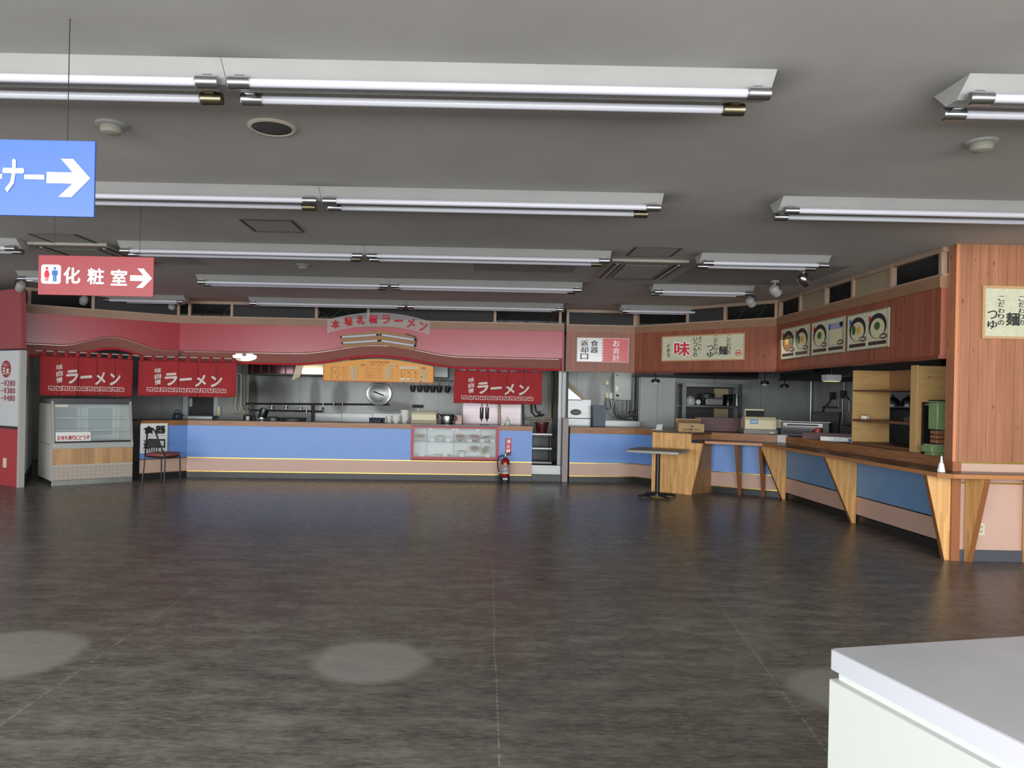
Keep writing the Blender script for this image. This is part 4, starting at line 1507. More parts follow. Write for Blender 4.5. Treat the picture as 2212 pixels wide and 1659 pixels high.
# fire extinguisher and its sign
p = at(1091, 1030, 12.52)
t = thing('fire_extinguisher', 'red fire extinguisher with black hose standing before the ramen counter', 'fire extinguisher', (p.x, 12.50, 0))
build('cylinder', MB().lathe([(0.001, 0.008), (0.068, 0.008), (0.075, 0.02), (0.075, 0.33), (0.068, 0.37), (0.045, 0.405), (0.022, 0.42), (0.001, 0.42)], n=32), mat('glossy red paint', (140, 22, 25), 0.25), t)
build('base_ring', MB().lathe([(0.072, 0.0), (0.078, 0.0), (0.078, 0.095), (0.0755, 0.10)], n=32), M_rubber, t)
lb = MB(); n = 14
vs = []
for k in range(n + 1):
    a_ = math.radians(-90 - 62 + 124 * k / n)
    for z in (0.15, 0.305):
        vs.append((0.0765 * math.cos(a_), 0.0765 * math.sin(a_), z))
lb.add(vs, [(2 * k, 2 * k + 2, 2 * k + 3, 2 * k + 1) for k in range(n)])
lab = build('label', lb, mat('white and grey label', (206, 200, 190), 0.4, rgb2=(150, 120, 110), scale=(60, 60, 40)), t)
mb = MB()
cyl = lambda X, Z, y: (0.0785 * math.sin(X / 0.0785), -0.0785 * math.cos(X / 0.0785), Z)
row(mb, '消火器', -0.045, 0.045, 0.262, 0.295, 0, 0.03, warp=cyl)
row(mb, '使い方', -0.045, 0.045, 0.235, 0.255, 0, 0.02, warp=cyl)
build('lettering', mb, M_inkblack, lab)
mb = MB()
for x, z, w_ in ((-0.04, 0.20, 0.014), (0.0, 0.20, 0.014), (0.04, 0.205, 0.014)):
    mb.add([cyl(x + w_ * math.cos(6.283 * k / 12), z + w_ * math.sin(6.283 * k / 12), 0) for k in range(12)], [tuple(range(12))])
build('pictogram', mb, M_inkblue, lab)
build('base_sticker', MB().add([(0.0792 * math.sin(a_), -0.0792 * math.cos(a_), z) for a_ in (-0.5, -0.2, 0.2, 0.5) for z in (0.055, 0.082)], [(0, 2, 3, 1), (2, 4, 5, 3), (4, 6, 7, 5)]), M_paper, t)
mb = MB(); mb.lathe([(0.02, 0.415), (0.024, 0.43), (0.024, 0.455), (0.016, 0.46), (0.016, 0.485), (0.001, 0.487)], n=16)
build('valve', mb, M_chrome, t)
mb = MB(); mb.tube([(-0.01, 0, 0.475), (0.05, 0, 0.50), (0.095, 0, 0.512)], 0.008, 8); mb.tube([(0.01, 0, 0.462), (0.06, 0, 0.47), (0.09, 0, 0.462)], 0.007, 8)
build('handle', mb, M_black, t)
build('hose', MB().tube([(-0.02, 0, 0.445), (-0.07, 0, 0.452), (-0.115, 0, 0.42), (-0.135, 0, 0.33), (-0.12, 0, 0.23), (-0.10, 0, 0.15), (-0.095, 0, 0.06)], 0.011, 10), M_rubber, t)
build('hose_clip', MB().tube([(-0.10, 0, 0.155), (-0.10, 0, 0.175)], 0.014, 10), M_chrome, t)
A, B = RAMEN[1], RAMEN[2]
p, q = on_plane(1092, 947, A, B, 0.01), on_plane(1104, 981, A, B, 0.01)
t = thing('extinguisher_sign', 'small red sign with white characters above the fire extinguisher', 'sign', (p + q) / 2, angle_of(A, B))
w, h = (q - p).xy.length, p.z - q.z
build('plate', MB().box(-w / 2, w / 2, 0, 0.004, -h / 2, h / 2), M_inkred, t)
mb = MB(); column(mb, '消火器', 0, w * 0.72, h * 0.47, -h * 0.47, -0.003, 0.03)
build('lettering', mb, M_whitesign, t)

# food sample case set in the counter
A2_, B2_ = (CASE[0], along(CASE[0])), (CASE[1], along(CASE[1]))
CL = (Vector(B2_) - Vector(A2_)).length
t = thing('sample_case', 'red framed glass case of sample noodle bowls set into the ramen counter', 'display case', (*A2_, 0.355), angle_of(A2_, B2_))
CH = 0.565
mb = MB()
for a0, a1, b0, b1 in ((0.0, CL, 0.0, 0.045), (0.0, CL, CH - 0.03, CH), (0.0, 0.045, 0.045, CH - 0.03), (CL - 0.045, CL, 0.045, CH - 0.03)):
    mb.box(a0, a1, -0.035, 0.02, b0, b1)
build('case_frame', mb, M_redframe, t)
m_lin = mat('pale case lining', (226, 234, 234), 0.4)
mb = MB(); mb.box(0.02, CL - 0.02, 0.36, 0.37, 0.02, CH - 0.02); mb.box(0.02, CL - 0.02, 0.021, 0.36, 0.02, 0.045); mb.box(0.02, 0.03, 0.021, 0.36, 0.045, CH - 0.03); mb.box(CL - 0.03, CL - 0.02, 0.021, 0.36, 0.045, CH - 0.03)
build('case_lining', mb, m_lin, t)
build('shelf', MB().box(0.032, CL - 0.032, 0.06, 0.355, 0.29, 0.298), mat('shelf glass edge', (150, 170, 168), 0.2, alpha=0.8), t)
for x in (0.27, 0.74, 1.22):
    mb = MB(); mb.box(x - 0.006, x + 0.006, 0.345, 0.356, 0.05, CH - 0.035)
    build('shelf_rail', mb, M_lgray, t)
for i, (x0, x1) in enumerate(((0.045, 0.30), (0.29, 0.76), (0.75, 1.20), (1.19, CL - 0.045))):
    build('glass_pane', MB().box(x0, x1, -0.012 - 0.006 * (i % 2), -0.009 - 0.006 * (i % 2), 0.045, CH - 0.03), M_glass, t)
for x in (0.33, 0.71, 0.77, 1.13):
    build('pane_latch', MB().box(x - 0.025, x + 0.025, -0.03, -0.02, CH - 0.062, CH - 0.035), M_paper, t)
case_mw = Matrix.Translation((*A2_, 0.355)) @ Matrix.Rotation(angle_of(A2_, B2_), 4, 'Z')


def bowl_shape(r, h):
    return [(r * 0.45, 0.0), (r * 0.45, h * 0.1), (r * 0.55, h * 0.16), (r * 0.85, h * 0.6), (r, h), (r * 0.96, h), (r * 0.80, h * 0.6), (0.001, h * 0.25)]


bl, pl = None, None
def sample(x, y, z, tilt, tiltside, label, red=False, r=0.085, h=0.075, top=None):
    t = thing('sample_bowl', label, 'bowl', case_mw @ Vector((x, y, z)), 0, group='sample noodle bowls in the counter case')
    t.rotation_euler = (math.radians(tilt), math.radians(tiltside), 0)
    t.location.z += r * 0.46 * max(math.sin(math.radians(tilt)), math.sin(math.radians(abs(tiltside))))
    build('bowl', MB().lathe(bowl_shape(r, h), n=24), M_bowlred if red else M_bowl, t)
    build('noodle_soup', MB().lathe([(r * 0.90, h * 0.84), (r * 0.5, h * 0.95), (0.001, h * 0.97)], n=24), top or M_soup, t)
    mb = MB()
    for k in range(5):
        a_ = k * 1.256 + x * 9
        mb.lathe([(r * 0.16, 0), (r * 0.13, r * 0.1), (0.001, r * 0.14)], c=(r * 0.4 * math.cos(a_), r * 0.4 * math.sin(a_), h * 0.9), n=8)
    build('topping', mb, M_inkgreen if not red else mat('red topping', (150, 50, 40), 0.5), t)
    if red:
        build('rim', MB().lathe([(r * 0.93, h * 0.80), (r * 1.01, h * 0.98), (r * 0.99, h * 1.02), (r * 0.92, h * 0.85)], n=24), M_bowl, t)


S1, S0 = 0.312, 0.062
sample(0.155, 0.13, S1, 26, 0, 'sample noodle bowl at the left end of the case upper shelf')
sample(0.50, 0.18, S1, 8, 0, 'plain white sample bowl standing level on the upper shelf', top=M_bowl)
sample(0.84, 0.13, S1, 24, 0, 'white lined red sample bowl with green garnish on the upper shelf', red=True)
sample(1.09, 0.13, S1, 24, 4, 'red sample bowl with red topping on the upper shelf', red=True)
sample(1.30, 0.14, S1, 20, -12, 'white sample bowl tipped sideways at the right end of the upper shelf')
sample(0.88, 0.20, S0, 4, 0, 'empty looking white sample bowl on the case floor', top=M_bowl)
sample(1.10, 0.22, S0 + 0.05, 34, 0, 'sample bowl propped up at the back of the case floor')
sample(1.30, 0.17, S0 + 0.055, 40, -50, 'sample plate stood almost upright at the right end of the case floor', r=0.09, h=0.035)
for i, (x, w_) in enumerate(((0.45, 0.07), (0.61, 0.10))):
    t2 = thing('sample_dish', ('small flat sample dish at left on the case floor', 'longer flat sample dish with dumplings on the case floor')[i], 'dish', case_mw @ Vector((x, 0.16, S0 - 0.016)))
    build('dish', MB().lathe([(w_ * 0.7, 0), (w_, 0.018), (w_ * 0.97, 0.02), (0.001, 0.008)], n=20), M_bowl, t2)
    mb = MB()
    for k in range(4):
        mb.lathe([(0.02, 0), (0.018, 0.018), (0.001, 0.026)], c=(-w_ * 0.6 + w_ * 0.4 * k, 0, 0.012), n=8)
    build('food', mb, mat('fried dumpling', (190, 160, 116), 0.6), t2)
for i, (x, z) in enumerate(((0.36, S1 - 0.013), (0.63, S1 - 0.013), (1.00, S1 - 0.013), (1.215, S1 - 0.013), (1.40, S1 - 0.013), (0.18, 0.046), (0.585, 0.046), (0.87, 0.046), (1.315, 0.046))):
    o = solo('price_card', MB().prism([(0, 0), (0.008, 0), (0.02, 0.055), (0.018, 0.055)], -0.037, 0.037, 'x'), M_paper, '', 'price card', 'blank price cards in the sample case', case_mw @ Vector((x, 0.065, z)))
    o['label'] = 'white price card on the case %s, number %d from left' % ('upper shelf' if i < 5 else 'floor', (i if i < 5 else i - 5) + 1)

# ------------------------------------------------------------------ entrance gap between the counters
solo('entrance_post', MB().box(-0.05, 0.05, -0.05, 0.05, 0, 1.10), mat('mauve grey post', (150, 138, 136), 0.5), 'mauve grey square post between the two counters', 'post', loc=(1.50, 12.80, 0), bevel=0.004)
solo('aluminium_post', MB().box(-0.04, 0.04, -0.04, 0.04, 0.0, 2.55), mat('white aluminium', (206, 208, 210), 0.35), 'tall white aluminium post behind the entrance post', 'post', loc=(at(1211, 850, 13.15).x, 13.15, 0), bevel=0.003)
solo('entrance_step', MB().box(0.935, 1.44, 12.86, 13.0, 0.115, 0.27), M_steel, 'scuffed steel step plate in the kitchen entrance', 'step')
struct('trim_7', MB().box(0.935, 1.44, 12.80, 13.4, 0.0, 0.11), M_kick)
struct('wall_divider', MB().box(1.46, 1.52, 13.02, KB - 0.002, 0, 2.55), mat('dull divider steel', (92, 94, 94), 0.35, 0.8))
t = thing('steel_rack', 'low steel rack with three shelves in the kitchen entrance', 'rack', (at(1168, 960, 13.75).x, 13.75, 0))
for x in (-0.17, 0.17):
    for y in (-0.18, 0.18):
        build('leg', MB().tube([(x, y, 0.0), (x, y, 0.78)], 0.014, 8), M_steel, t)
for z in (0.24, 0.50, 0.76):
    build('shelf', MB().box(-0.19, 0.19, -0.2, 0.2, z, z + 0.028), M_steel, t)
t = thing('bucket', 'dark red plastic bucket on the low steel rack', 'bucket', (at(1170, 930, 13.75).x, 13.75, 0.81))
build('body', MB().lathe([(0.09, -0.021), (0.125, 0.17), (0.118, 0.17), (0.085, -0.012), (0.001, -0.012)], n=24), mat('dark red plastic', (96, 30, 32), 0.4), t)
build('rim', MB().lathe([(0.125, 0.155), (0.136, 0.157), (0.136, 0.178), (0.118, 0.178)], n=24), mat('dark red plastic', (96, 30, 32), 0.4), t)

# ------------------------------------------------------------------ ramen kitchen
def item(px0, px1, ytop, Y, zb=0.95):
    a, b = at(px0, 900, Y), at(px1, 900, Y)
    return (a.x + b.x) / 2, (b.x - a.x), at((px0 + px1) / 2, ytop, Y).z - zb


YB = KB - 0.03
def wallp(px, py):
    return at(px, py, YB)


def pipe(name, label, pts, r, m, cat='pipe', group=None, Y=None):
    P = []
    for q in pts:
        v = at(q[0], q[1], Y or (YB - 0.03)) if len(q) == 2 else at(*q)
        P.append(v)
    o = Vector(P[0])
    return solo(name, MB().tube([v - o for v in P], r, 8), m, label, cat, group, loc=o)


# exhaust hood
a, b = at(536, 785, 13.9), at(698, 809, 13.9)
t = thing('exhaust_hood', 'dark maroon exhaust hood with lit steel end under the canopy', 'exhaust hood', (a.x, 13.9, b.z))
L, hh = b.x - a.x, a.z - b.z
build('hood_front', MB().prism([(0, 0), (L * 0.72, 0), (L * 0.72, hh + 0.35), (0, hh + 0.35)], 0.0, 0.02, 'y'), mat('maroon glossy steel', (70, 36, 42), 0.15, 0.5), t)
build('steel_end', MB().box(L * 0.72, L * 1.35, 0.0, 0.02, 0.0, 2.555 - b.z), mat('bright warm steel', (232, 212, 170), 0.25, 0.7), t)
mb = MB()
for k in range(6):
    x = L * (0.06 + 0.11 * k)
    mb.box(x - 0.012, x + 0.012, -0.012, 0.0, 0.0, hh + 0.35)
build('rib', mb, M_soot, t)
build('hood_lip', MB().box(0, L * 1.35, -0.03, 0.85, -0.03, 0.0), M_soot, t)
t = solo('fly_strip', MB().prism([(0, 0), (0.14, 0.07), (0.22, 0.30), (0.08, 0.30)], 0, 0.004, 'y'), mat('yellowed clear film', (190, 176, 130), 0.3, alpha=0.55), 'yellowed clear plastic sheet hanging left of the orange menu', 'sheet', loc=at(630, 822, 12.72))
# wall steel splash panels
for i, (p0, p1) in enumerate(((681, 737), (739, 804), (806, 884))):
    a, b = wallp(p0, 893.5), wallp(p1, 922)
    t = solo('splash_panel', MB().box(0, b.x - a.x, -0.012, 0.0, 0, a.z - 0.80), M_steel, ('left', 'middle', 'right')[i] + ' steel splash panel on the kitchen wall above the stove', 'splash panel', 'steel splash panels along the back wall', (a.x, YB + 0.028, 0.80))
# gas pipes with valves
pipe('gas_pipe', 'upper black gas pipe along the sooty kitchen wall', [(532, 872), (690, 873), (840, 874)], 0.020, M_soot)
pipe('gas_pipe', 'lower black gas pipe with bend below the upper one', [(540, 886), (640, 888), (697, 889), (697, 880)], 0.017, M_soot)
pipe('gas_pipe', 'short black upright gas pipe left of the steel splash panels', [(675, 872), (675, 914)], 0.024, M_soot)
for i, (px, py) in enumerate(((586, 880), (617, 880), (648, 881), (661, 887), (697, 873), (720, 873), (739, 873))):
    v = at(px, py, YB - 0.07)
    t = thing('gas_tap', 'gas tap number %d from left on the black gas pipes' % (i + 1), 'gas tap', v, 0, 'gas taps on the sooty wall')
    build('body', MB().tube([(0, 0.03, -0.035), (0, 0.03, 0.03)], 0.012, 8), M_chrome, t)
    build('lever', MB().tube([(-0.03, 0, 0.012), (0.025, 0.01, -0.006)], 0.007, 6), M_black, t)
# round pot lid on the wall
v = wallp(819, 850)
t = thing('pot_lid', 'large round steel pot lid hanging on the kitchen wall under the menu', 'pot lid', v + Vector((0, -0.03, 0)))
Mx = Matrix.Rotation(math.pi / 2, 3, 'X')
build('disc', MB().lathe([(0.001, 0.05), (0.11, 0.05), (0.16, 0.035), (0.20, 0.03), (0.215, 0.012), (0.24, 0.012), (0.24, 0.0)], n=48, M=Mx), M_steel, t)
build('rim', MB().lathe([(0.225, -0.004), (0.243, -0.004), (0.246, 0.016), (0.232, 0.02)], n=48, M=Mx), M_chrome, t)
build('handle', MB().tube([(-0.10, -0.055, 0.035), (-0.055, -0.085, 0.02), (0.055, -0.085, -0.02), (0.10, -0.055, -0.035)], 0.013, 8), M_chrome, t)
# noodle strainers on a rail
v0 = at(880, 824, 14.3)
t = thing('strainer_rail', 'thin dark rail carrying the hanging noodle strainers', 'rail', (v0.x, 14.3, 1.74))
build('rod', MB().tube([(0, 0, 0), (0.85, 0, -0.01)], 0.008, 8), M_soot, t)
build('end_bracket', MB().box(0.0, 0.02, 0.0, 0.47, -0.01, 0.01), M_soot, t)
build('end_bracket', MB().box(0.83, 0.85, 0.0, 0.47, -0.02, 0.0), M_soot, t)
for i, px in enumerate((892, 907, 921, 935, 949, 965)):
    v = at(px, 838, 14.24)
    t = thing('noodle_strainer', 'black hanging noodle strainer, number %d from left%s' % (i + 1, ', tilted' if i == 5 else ''), 'strainer', (v.x, 14.24, 1.50), 0, 'noodle strainers on the rail')
    if i == 5:
        t.rotation_euler = (0, math.radians(14), 0)
    build('basket', MB().lathe([(0.035, 0.0), (0.052, 0.05), (0.060, 0.13), (0.056, 0.13), (0.045, 0.04), (0.001, 0.01)], n=16), M_soot, t)
    build('handle', MB().tube([(0, 0.03, 0.12), (0, 0.05, 0.19), (0, 0.05, 0.245)], 0.007, 6), M_steel, t)

# things on the ramen worktop
Y1 = 12.93
for i, px in enumerate((801, 808, 815, 822, 828)):
    x, w, h = item(px - 4, px + 4, 903, Y1)
    t = thing('cup', 'small dark blue cup, number %d from left on the ramen worktop' % (i + 1), 'cup', (x, Y1, 0.95), 0, 'dark blue cups in a row')
    build('body', MB().lathe([(0.024, 0), (0.029, 0.085), (0.026, 0.085), (0.022, 0.008), (0.001, 0.008)], n=16), mat('dark blue glaze', (26, 28, 48), 0.2), t)
def bowl_pile(px, ytop, Y, r, hb, n, name, label, lab2, group, step):
    x = at(px, 900, Y).x
    for k in range(n):
        o = solo(name, MB().lathe(bowl_shape(r, hb), n=28), M_bowl, (label + ', ' + lab2[k]) if lab2 else label, 'bowl', group, (x + 0.004 * (k % 2), Y, 0.951 + k * step))
bowl_pile(856, 898, 12.90, 0.088, 0.085, 2, 'ramen_bowl', 'white ramen bowl in a pile of two beside the cups', ('lower one', 'upper one'), 'white bowls beside the cups', 0.045)
bowl_pile(874, 892, 13.02, 0.082, 0.07, 7, 'ramen_bowl', 'white bowl in the tall pile beside the cash register', None, 'tall pile of white bowls', 0.026)
bowl_pile(842, 900, 13.05, 0.075, 0.07, 3, 'ramen_bowl', 'white bowl in the low pile behind the pair of bowls', None, 'low pile of white bowls', 0.024)


def register(x, y, rz, label, w, d, h, beige, pole):
    t = thing('cash_register', label, 'cash register', (x, y, 0.951), rz)
    h1 = h * 0.27
    build('cash_drawer', MB().box(-w / 2, w / 2, -d / 2, d / 2, 0, h1), mat('grey beige plastic', (150, 142, 120), 0.5) if beige else M_gray, t, 0.006)
    m_ = MB().prism([(-d * 0.46, h1), (d * 0.46, h1), (d * 0.46, h * 0.8), (d * 0.1, h), (-d * 0.30, h * 0.98), (-d * 0.46, h * 0.80)], -w * 0.47, w * 0.47, 'x')
    build('housing', m_, M_cream, t, 0.008)
    return t


x, w, h = item(889, 945, 889, 12.98)
t = register(x, 12.98, 0, 'cream cash register with black pole display on the ramen worktop', w, 0.36, h, True, True)
build('display_pole', MB().tube([(-w * 0.26, 0.02, h * 0.9), (-w * 0.26, 0.02, h + 0.09)], 0.013, 8), M_cream, t)
build('display', MB().prism([(-0.02, h + 0.06), (0.03, h + 0.06), (0.045, h + 0.115), (-0.005, h + 0.115)], -w * 0.48, -w * 0.05, 'x'), M_black, t)
x, w, h = item(944, 984, 896, 12.95)
t = thing('stock_pot', 'black and chrome lidded pot to the right of the cream register', 'pot', (x + 0.02, 12.95, 0.951))
build('body', MB().lathe([(0.001, 0), (0.105, 0), (0.112, 0.02), (0.112, 0.14), (0.001, 0.14)], n=28), M_chrome, t)
build('lid', MB().lathe([(0.124, 0.135), (0.126, 0.155), (0.10, 0.17), (0.001, 0.175)], n=28), M_black, t)
build('handle', MB().tube([(-0.10, 0, 0.15), (-0.155, 0, 0.172), (-0.17, 0, 0.14), (-0.16, 0, 0.09)], 0.012, 8), M_black, t)
build('side_grip', MB().box(0.11, 0.16, -0.04, 0.04, 0.06, 0.14), M_black, t, 0.01)
x, w, h = item(984, 998, 897, 13.1)
solo('pink_box', MB().box(-w / 2, w / 2, -0.08, 0.08, 0, h), mat('pale pink card', (214, 178, 170), 0.7), 'small pale pink box beside the stock pot', 'box', loc=(x, 13.1, 0.951), bevel=0.002)
x = at(1097, 905, 12.9).x
t = thing('soap_bottle', 'pale green pump soap bottle at the right end of the ramen worktop', 'bottle', (x, 12.95, 0.951))
build('body', MB().lathe([(0.001, 0), (0.038, 0), (0.042, 0.01), (0.042, 0.05), (0.036, 0.085), (0.012, 0.10), (0.001, 0.10)], n=24), mat('pale soap bottle', (190, 206, 196), 0.3), t)
build('pump', MB().tube([(0, 0, 0.095), (0, 0, 0.135), (-0.022, 0, 0.14)], 0.008, 8), mat('pale green pump', (170, 190, 150), 0.4), t)
solo('sponge', MB().box(-0.025, 0.025, -0.02, 0.02, 0, 0.022), M_paper, 'small white sponge beside the soap bottle', 'sponge', loc=(x - 0.09, 12.93, 0.951), bevel=0.004)
x = at(375, 900, 12.55).x
t = thing('kettle', 'small dark kettle on the left bend of the ramen worktop', 'kettle', (x, 12.72, 0.951))
build('body', MB().lathe([(0.001, 0), (0.075, 0), (0.085, 0.02), (0.075, 0.075), (0.04, 0.10), (0.001, 0.105)], n=24), mat('dark blue enamel', (44, 52, 66), 0.25), t)
build('handle', MB().tube([(-0.06, 0, 0.08), (-0.05, 0, 0.135), (0.0, 0, 0.15), (0.05, 0, 0.135), (0.06, 0, 0.08)], 0.008, 8), M_black, t)
build('spout', MB().tube([(0.06, 0, 0.035), (0.11, 0, 0.075)], [0.018, 0.010], 8), mat('dark blue enamel', (44, 52, 66), 0.25), t)
x, w, h = item(411, 465, 899, 13.0)
solo('steel_tray', MB().box(-w / 2, w / 2, -0.15, 0.15, 0, h).box(-w / 2 - 0.012, w / 2 + 0.012, -0.162, 0.162, h, h + 0.008), M_steel, 'rectangular steel tray below the doorway at left', 'tray', loc=(x, 13.0, 0.951), bevel=0.002)
x = at(536, 905, 13.0).x
t = thing('saucepan', 'small steel pan with dark lid left of the tilted canister', 'pan', (x, 13.0, 0.951))
build('body', MB().lathe([(0.001, 0), (0.078, 0), (0.082, 0.065), (0.001, 0.065)], n=24), M_steel, t)
build('lid', MB().lathe([(0.088, 0.062), (0.09, 0.07), (0.05, 0.085), (0.001, 0.09)], n=24), M_soot, t)
x = at(565, 905, 13.0).x
t = thing('canister', 'dark steel canister leaning over beside the flat pans', 'canister', (x, 13.0, 0.957))
t.rotation_euler = (0, math.radians(16), 0)
build('body', MB().lathe([(0.001, 0.02), (0.072, 0.02), (0.075, 0.03), (0.075, 0.19), (0.06, 0.20), (0.001, 0.20)], n=24), mat('dark blued steel', (70, 76, 80), 0.22, 0.9), t)
build('base_band', MB().lathe([(0.074, 0.02), (0.077, 0.02), (0.077, 0.045), (0.0745, 0.05)], n=24), M_chrome, t)
for i, (p0, p1, yt) in enumerate(((577, 605, 904), (606, 662, 903))):
    x, w, h = item(p0, p1, yt, 13.0)
    t = thing('flat_pan', ('smaller flat pan with a dark raised lid beside the canister', 'wider low steel pan right of the smaller flat pan')[i], 'pan', (x, 13.0, 0.951))
    r = w / 2
    build('body', MB().lathe([(0.001, 0), (r * 0.94, 0), (r, h), (r * 0.96, h), (r * 0.9, 0.01), (0.001, 0.01)], n=28), M_steel2, t)
    build('lid' if i == 0 else 'rim', MB().lathe([(r * 1.03, h), (r * 1.03, h + 0.012), (r * 0.6, h + 0.035), (0.001, h + 0.04)] if i == 0 else [(r * 1.0, h - 0.01), (r * 1.04, h), (r * 0.98, h + 0.004)], n=28), M_soot, t)
# steel refrigerator behind the lone curtain
a, b = at(998, 870, 14.0), at(1127, 918, 14.0)
t = thing('refrigerator', 'tall two door steel refrigerator behind the lone red curtain', 'refrigerator', (a.x, 14.0, 0))
L = b.x - a.x
build('cabinet', MB().box(0, L, 0.02, 0.72, 0.06, 1.95), M_steel2, t, 0.004)
dm = mat('brushed refrigerator door', (112, 104, 106), 0.30, 0.95, var=0.06, scale=(2, 2, 20))
for i, (x0, x1, hx) in enumerate(((0.01, L * 0.615, L * 0.545), (L * 0.625, L - 0.01, L * 0.665))):
    d = build('door', MB().box(x0, x1, -0.03, 0.02, 0.10, 1.93), dm, t, 0.012)
    xh = 0.31 if False else (L * 0.35 if i == 0 else L * 0.42)
    hb = MB().box(xh - 0.028, xh + 0.018, -0.065, -0.031, 0.98, 1.20)
for i, xh in enumerate((L * 0.33, L * 0.42)):
    hd = build('door_handle', MB().box(xh - 0.035, xh + 0.035, -0.055, -0.031, 1.02, 1.24), M_rubber, t, 0.012)
    build('grip', MB().tube([(xh, -0.062, 0.98), (xh, -0.07, 1.0), (xh, -0.07, 1.26), (xh, -0.062, 1.30)], 0.011, 8), M_chrome, hd)
build('feet', MB().box(0.02, L - 0.02, 0.05, 0.7, 0, 0.06), M_black, t)
pipe('drain_pipe', 'cream upright pipe in front of the steel refrigerator doors', [(1077, 760, 13.85), (1081, 1023, 13.85)], 0.025, M_pipe)
# pipes at the right of the ramen kitchen
Yp = YB - 0.03
pipe('water_pipe', 'thick cream pipe bending along the wall right of the refrigerator', [(1188, 790), (1188, 902), (1184, 905), (1136, 904), (1133, 896)], 0.034, M_pipe, Y=Yp)
pipe('water_pipe', 'thin cream hose looping below the cream pipe', [(1146, 905), (1152, 914), (1158, 912), (1163, 904), (1168, 914), (1176, 912), (1180, 905)], 0.008, M_pipe, Y=Yp - 0.05)
pipe('water_pipe', 'dark flexible pipe running down from the hood to the tap', [(1148, 866), (1149, 890), (1156, 899), (1172, 898)], 0.014, M_soot, Y=Yp - 0.06)
pipe('water_pipe', 'second dark flexible pipe right of the first near the tap', [(1155, 868), (1158, 888), (1166, 895), (1176, 896)], 0.014, M_soot, Y=Yp - 0.10)
pipe('water_pipe', 'steel upright pipe between the refrigerator and the cream pipe', [(1130, 795), (1130, 870), (1131, 916)], 0.018, M_steel2, Y=Yp)
v = at(1166, 893, Yp - 0.16)
t = thing('wall_tap', 'dark tap with cross handle on the cream pipe', 'tap', v)
build('body', MB().tube([(-0.02, 0.05, -0.05), (0.0, 0.0, -0.02), (0.05, 0, -0.03)], 0.018, 8), M_soot, t)
build('handle', MB().tube([(-0.035, 0, 0.035), (0.035, 0, 0.035)], 0.008, 6).tube([(0, 0, -0.02), (0, 0, 0.04)], 0.008, 6), M_soot, t)
# pipes and frame at the left
pipe('gas_pipe', 'beige upright pipe just right of the middle left curtain', [(511, 790), (509, 868), (508, 880), (512, 890), (533, 892)], 0.030, M_pipe, Y=YB - 0.02)
pipe('gas_pipe', 'grey upright pipe with elbow in the left corner of the stove wall', [(515, 807), (521, 810), (520, 876), (524, 884)], 0.026, M_lgray, Y=YB - 0.06)
pipe('gas_pipe', 'thick pale upright pipe beside the dark corner of the stove wall', [(528, 786), (527, 874), (534, 886)], 0.034, mat('stained pipe', (132, 124, 112), 0.5), Y=YB - 0.02)
pipe('corner_bead', 'thin bright upright steel bead at the stove wall corner', [(536, 808), (535, 910)], 0.012, M_lgray, Y=YB + 0.01, cat='trim')
pipe('broom_stick', 'dark stick leaning in the corner behind the tilted canister', [(543, 866), (576, 1024)], 0.014, M_soot, Y=13.6, cat='stick')
pipe('broom_stick', 'second dark stick crossing beside the saucepan', [(540, 884), (566, 1026)], 0.012, M_soot, Y=13.5, cat='stick')
# doorway at the left of the kitchen wall
root = bpy.data.objects.new('door_1', None)
COL.objects.link(root)
root['kind'] = 'structure'
a, b = wallp(395, 920), wallp(470, 920)
root.location = (a.x, KB, 0)
L = b.x - a.x
build('door_frame', MB().box(0, 0.10, -0.05, -0.002, 0, 2.2).box(L - 0.08, L, -0.05, -0.002, 0, 2.2), mat('pale door frame', (196, 200, 204), 0.4), root)
build('opening', MB().box(0.10, L - 0.08, -0.012, -0.002, 0, 2.2), mat('dim doorway', (60, 62, 66), 0.7), root)  # closed panel with the doorway's dimness put into its colour
pipe('wall_switch_box', 'narrow cream box on the wall right of the left doorway', [(472, 878), (472, 898)], 0.045, M_cream, cat='switch box')
v = at(412, 868, YB - 0.005)
solo('hanging_bottle', MB().lathe([(0.02, -0.10), (0.036, -0.06), (0.036, 0.05), (0.015, 0.08), (0.001, 0.08)], n=16), mat('pale plastic bottle', (196, 202, 206), 0.4), 'pale bottle hanging by the left door frame', 'bottle', loc=v)
v = at(743, 821, 14.68)
t = thing('hood_spotlight', 'small lamp under the orange menu board on the kitchen wall', 'spotlight', v)
build('body', MB().lathe([(0.001, 0.08), (0.07, 0.08), (0.08, 0.03), (0.001, 0.03)], n=20), M_soot, t)
build('lens', MB().lathe([(0.05, 0.03), (0.05, -0.01), (0.001, -0.02)], n=20), M_paper, t)
build('bracket', MB().box(-0.03, 0.03, 0.0, 0.115, 0.04, 0.07), M_soot, t)
v = at(955, 805, 14.35)
t = solo('steel_duct', MB().box(-0.16, 0.12, -0.02, 0.3, -0.10, 0.5), M_steel, 'steel duct box right of the orange menu board', 'duct', loc=v, bevel=0.01)

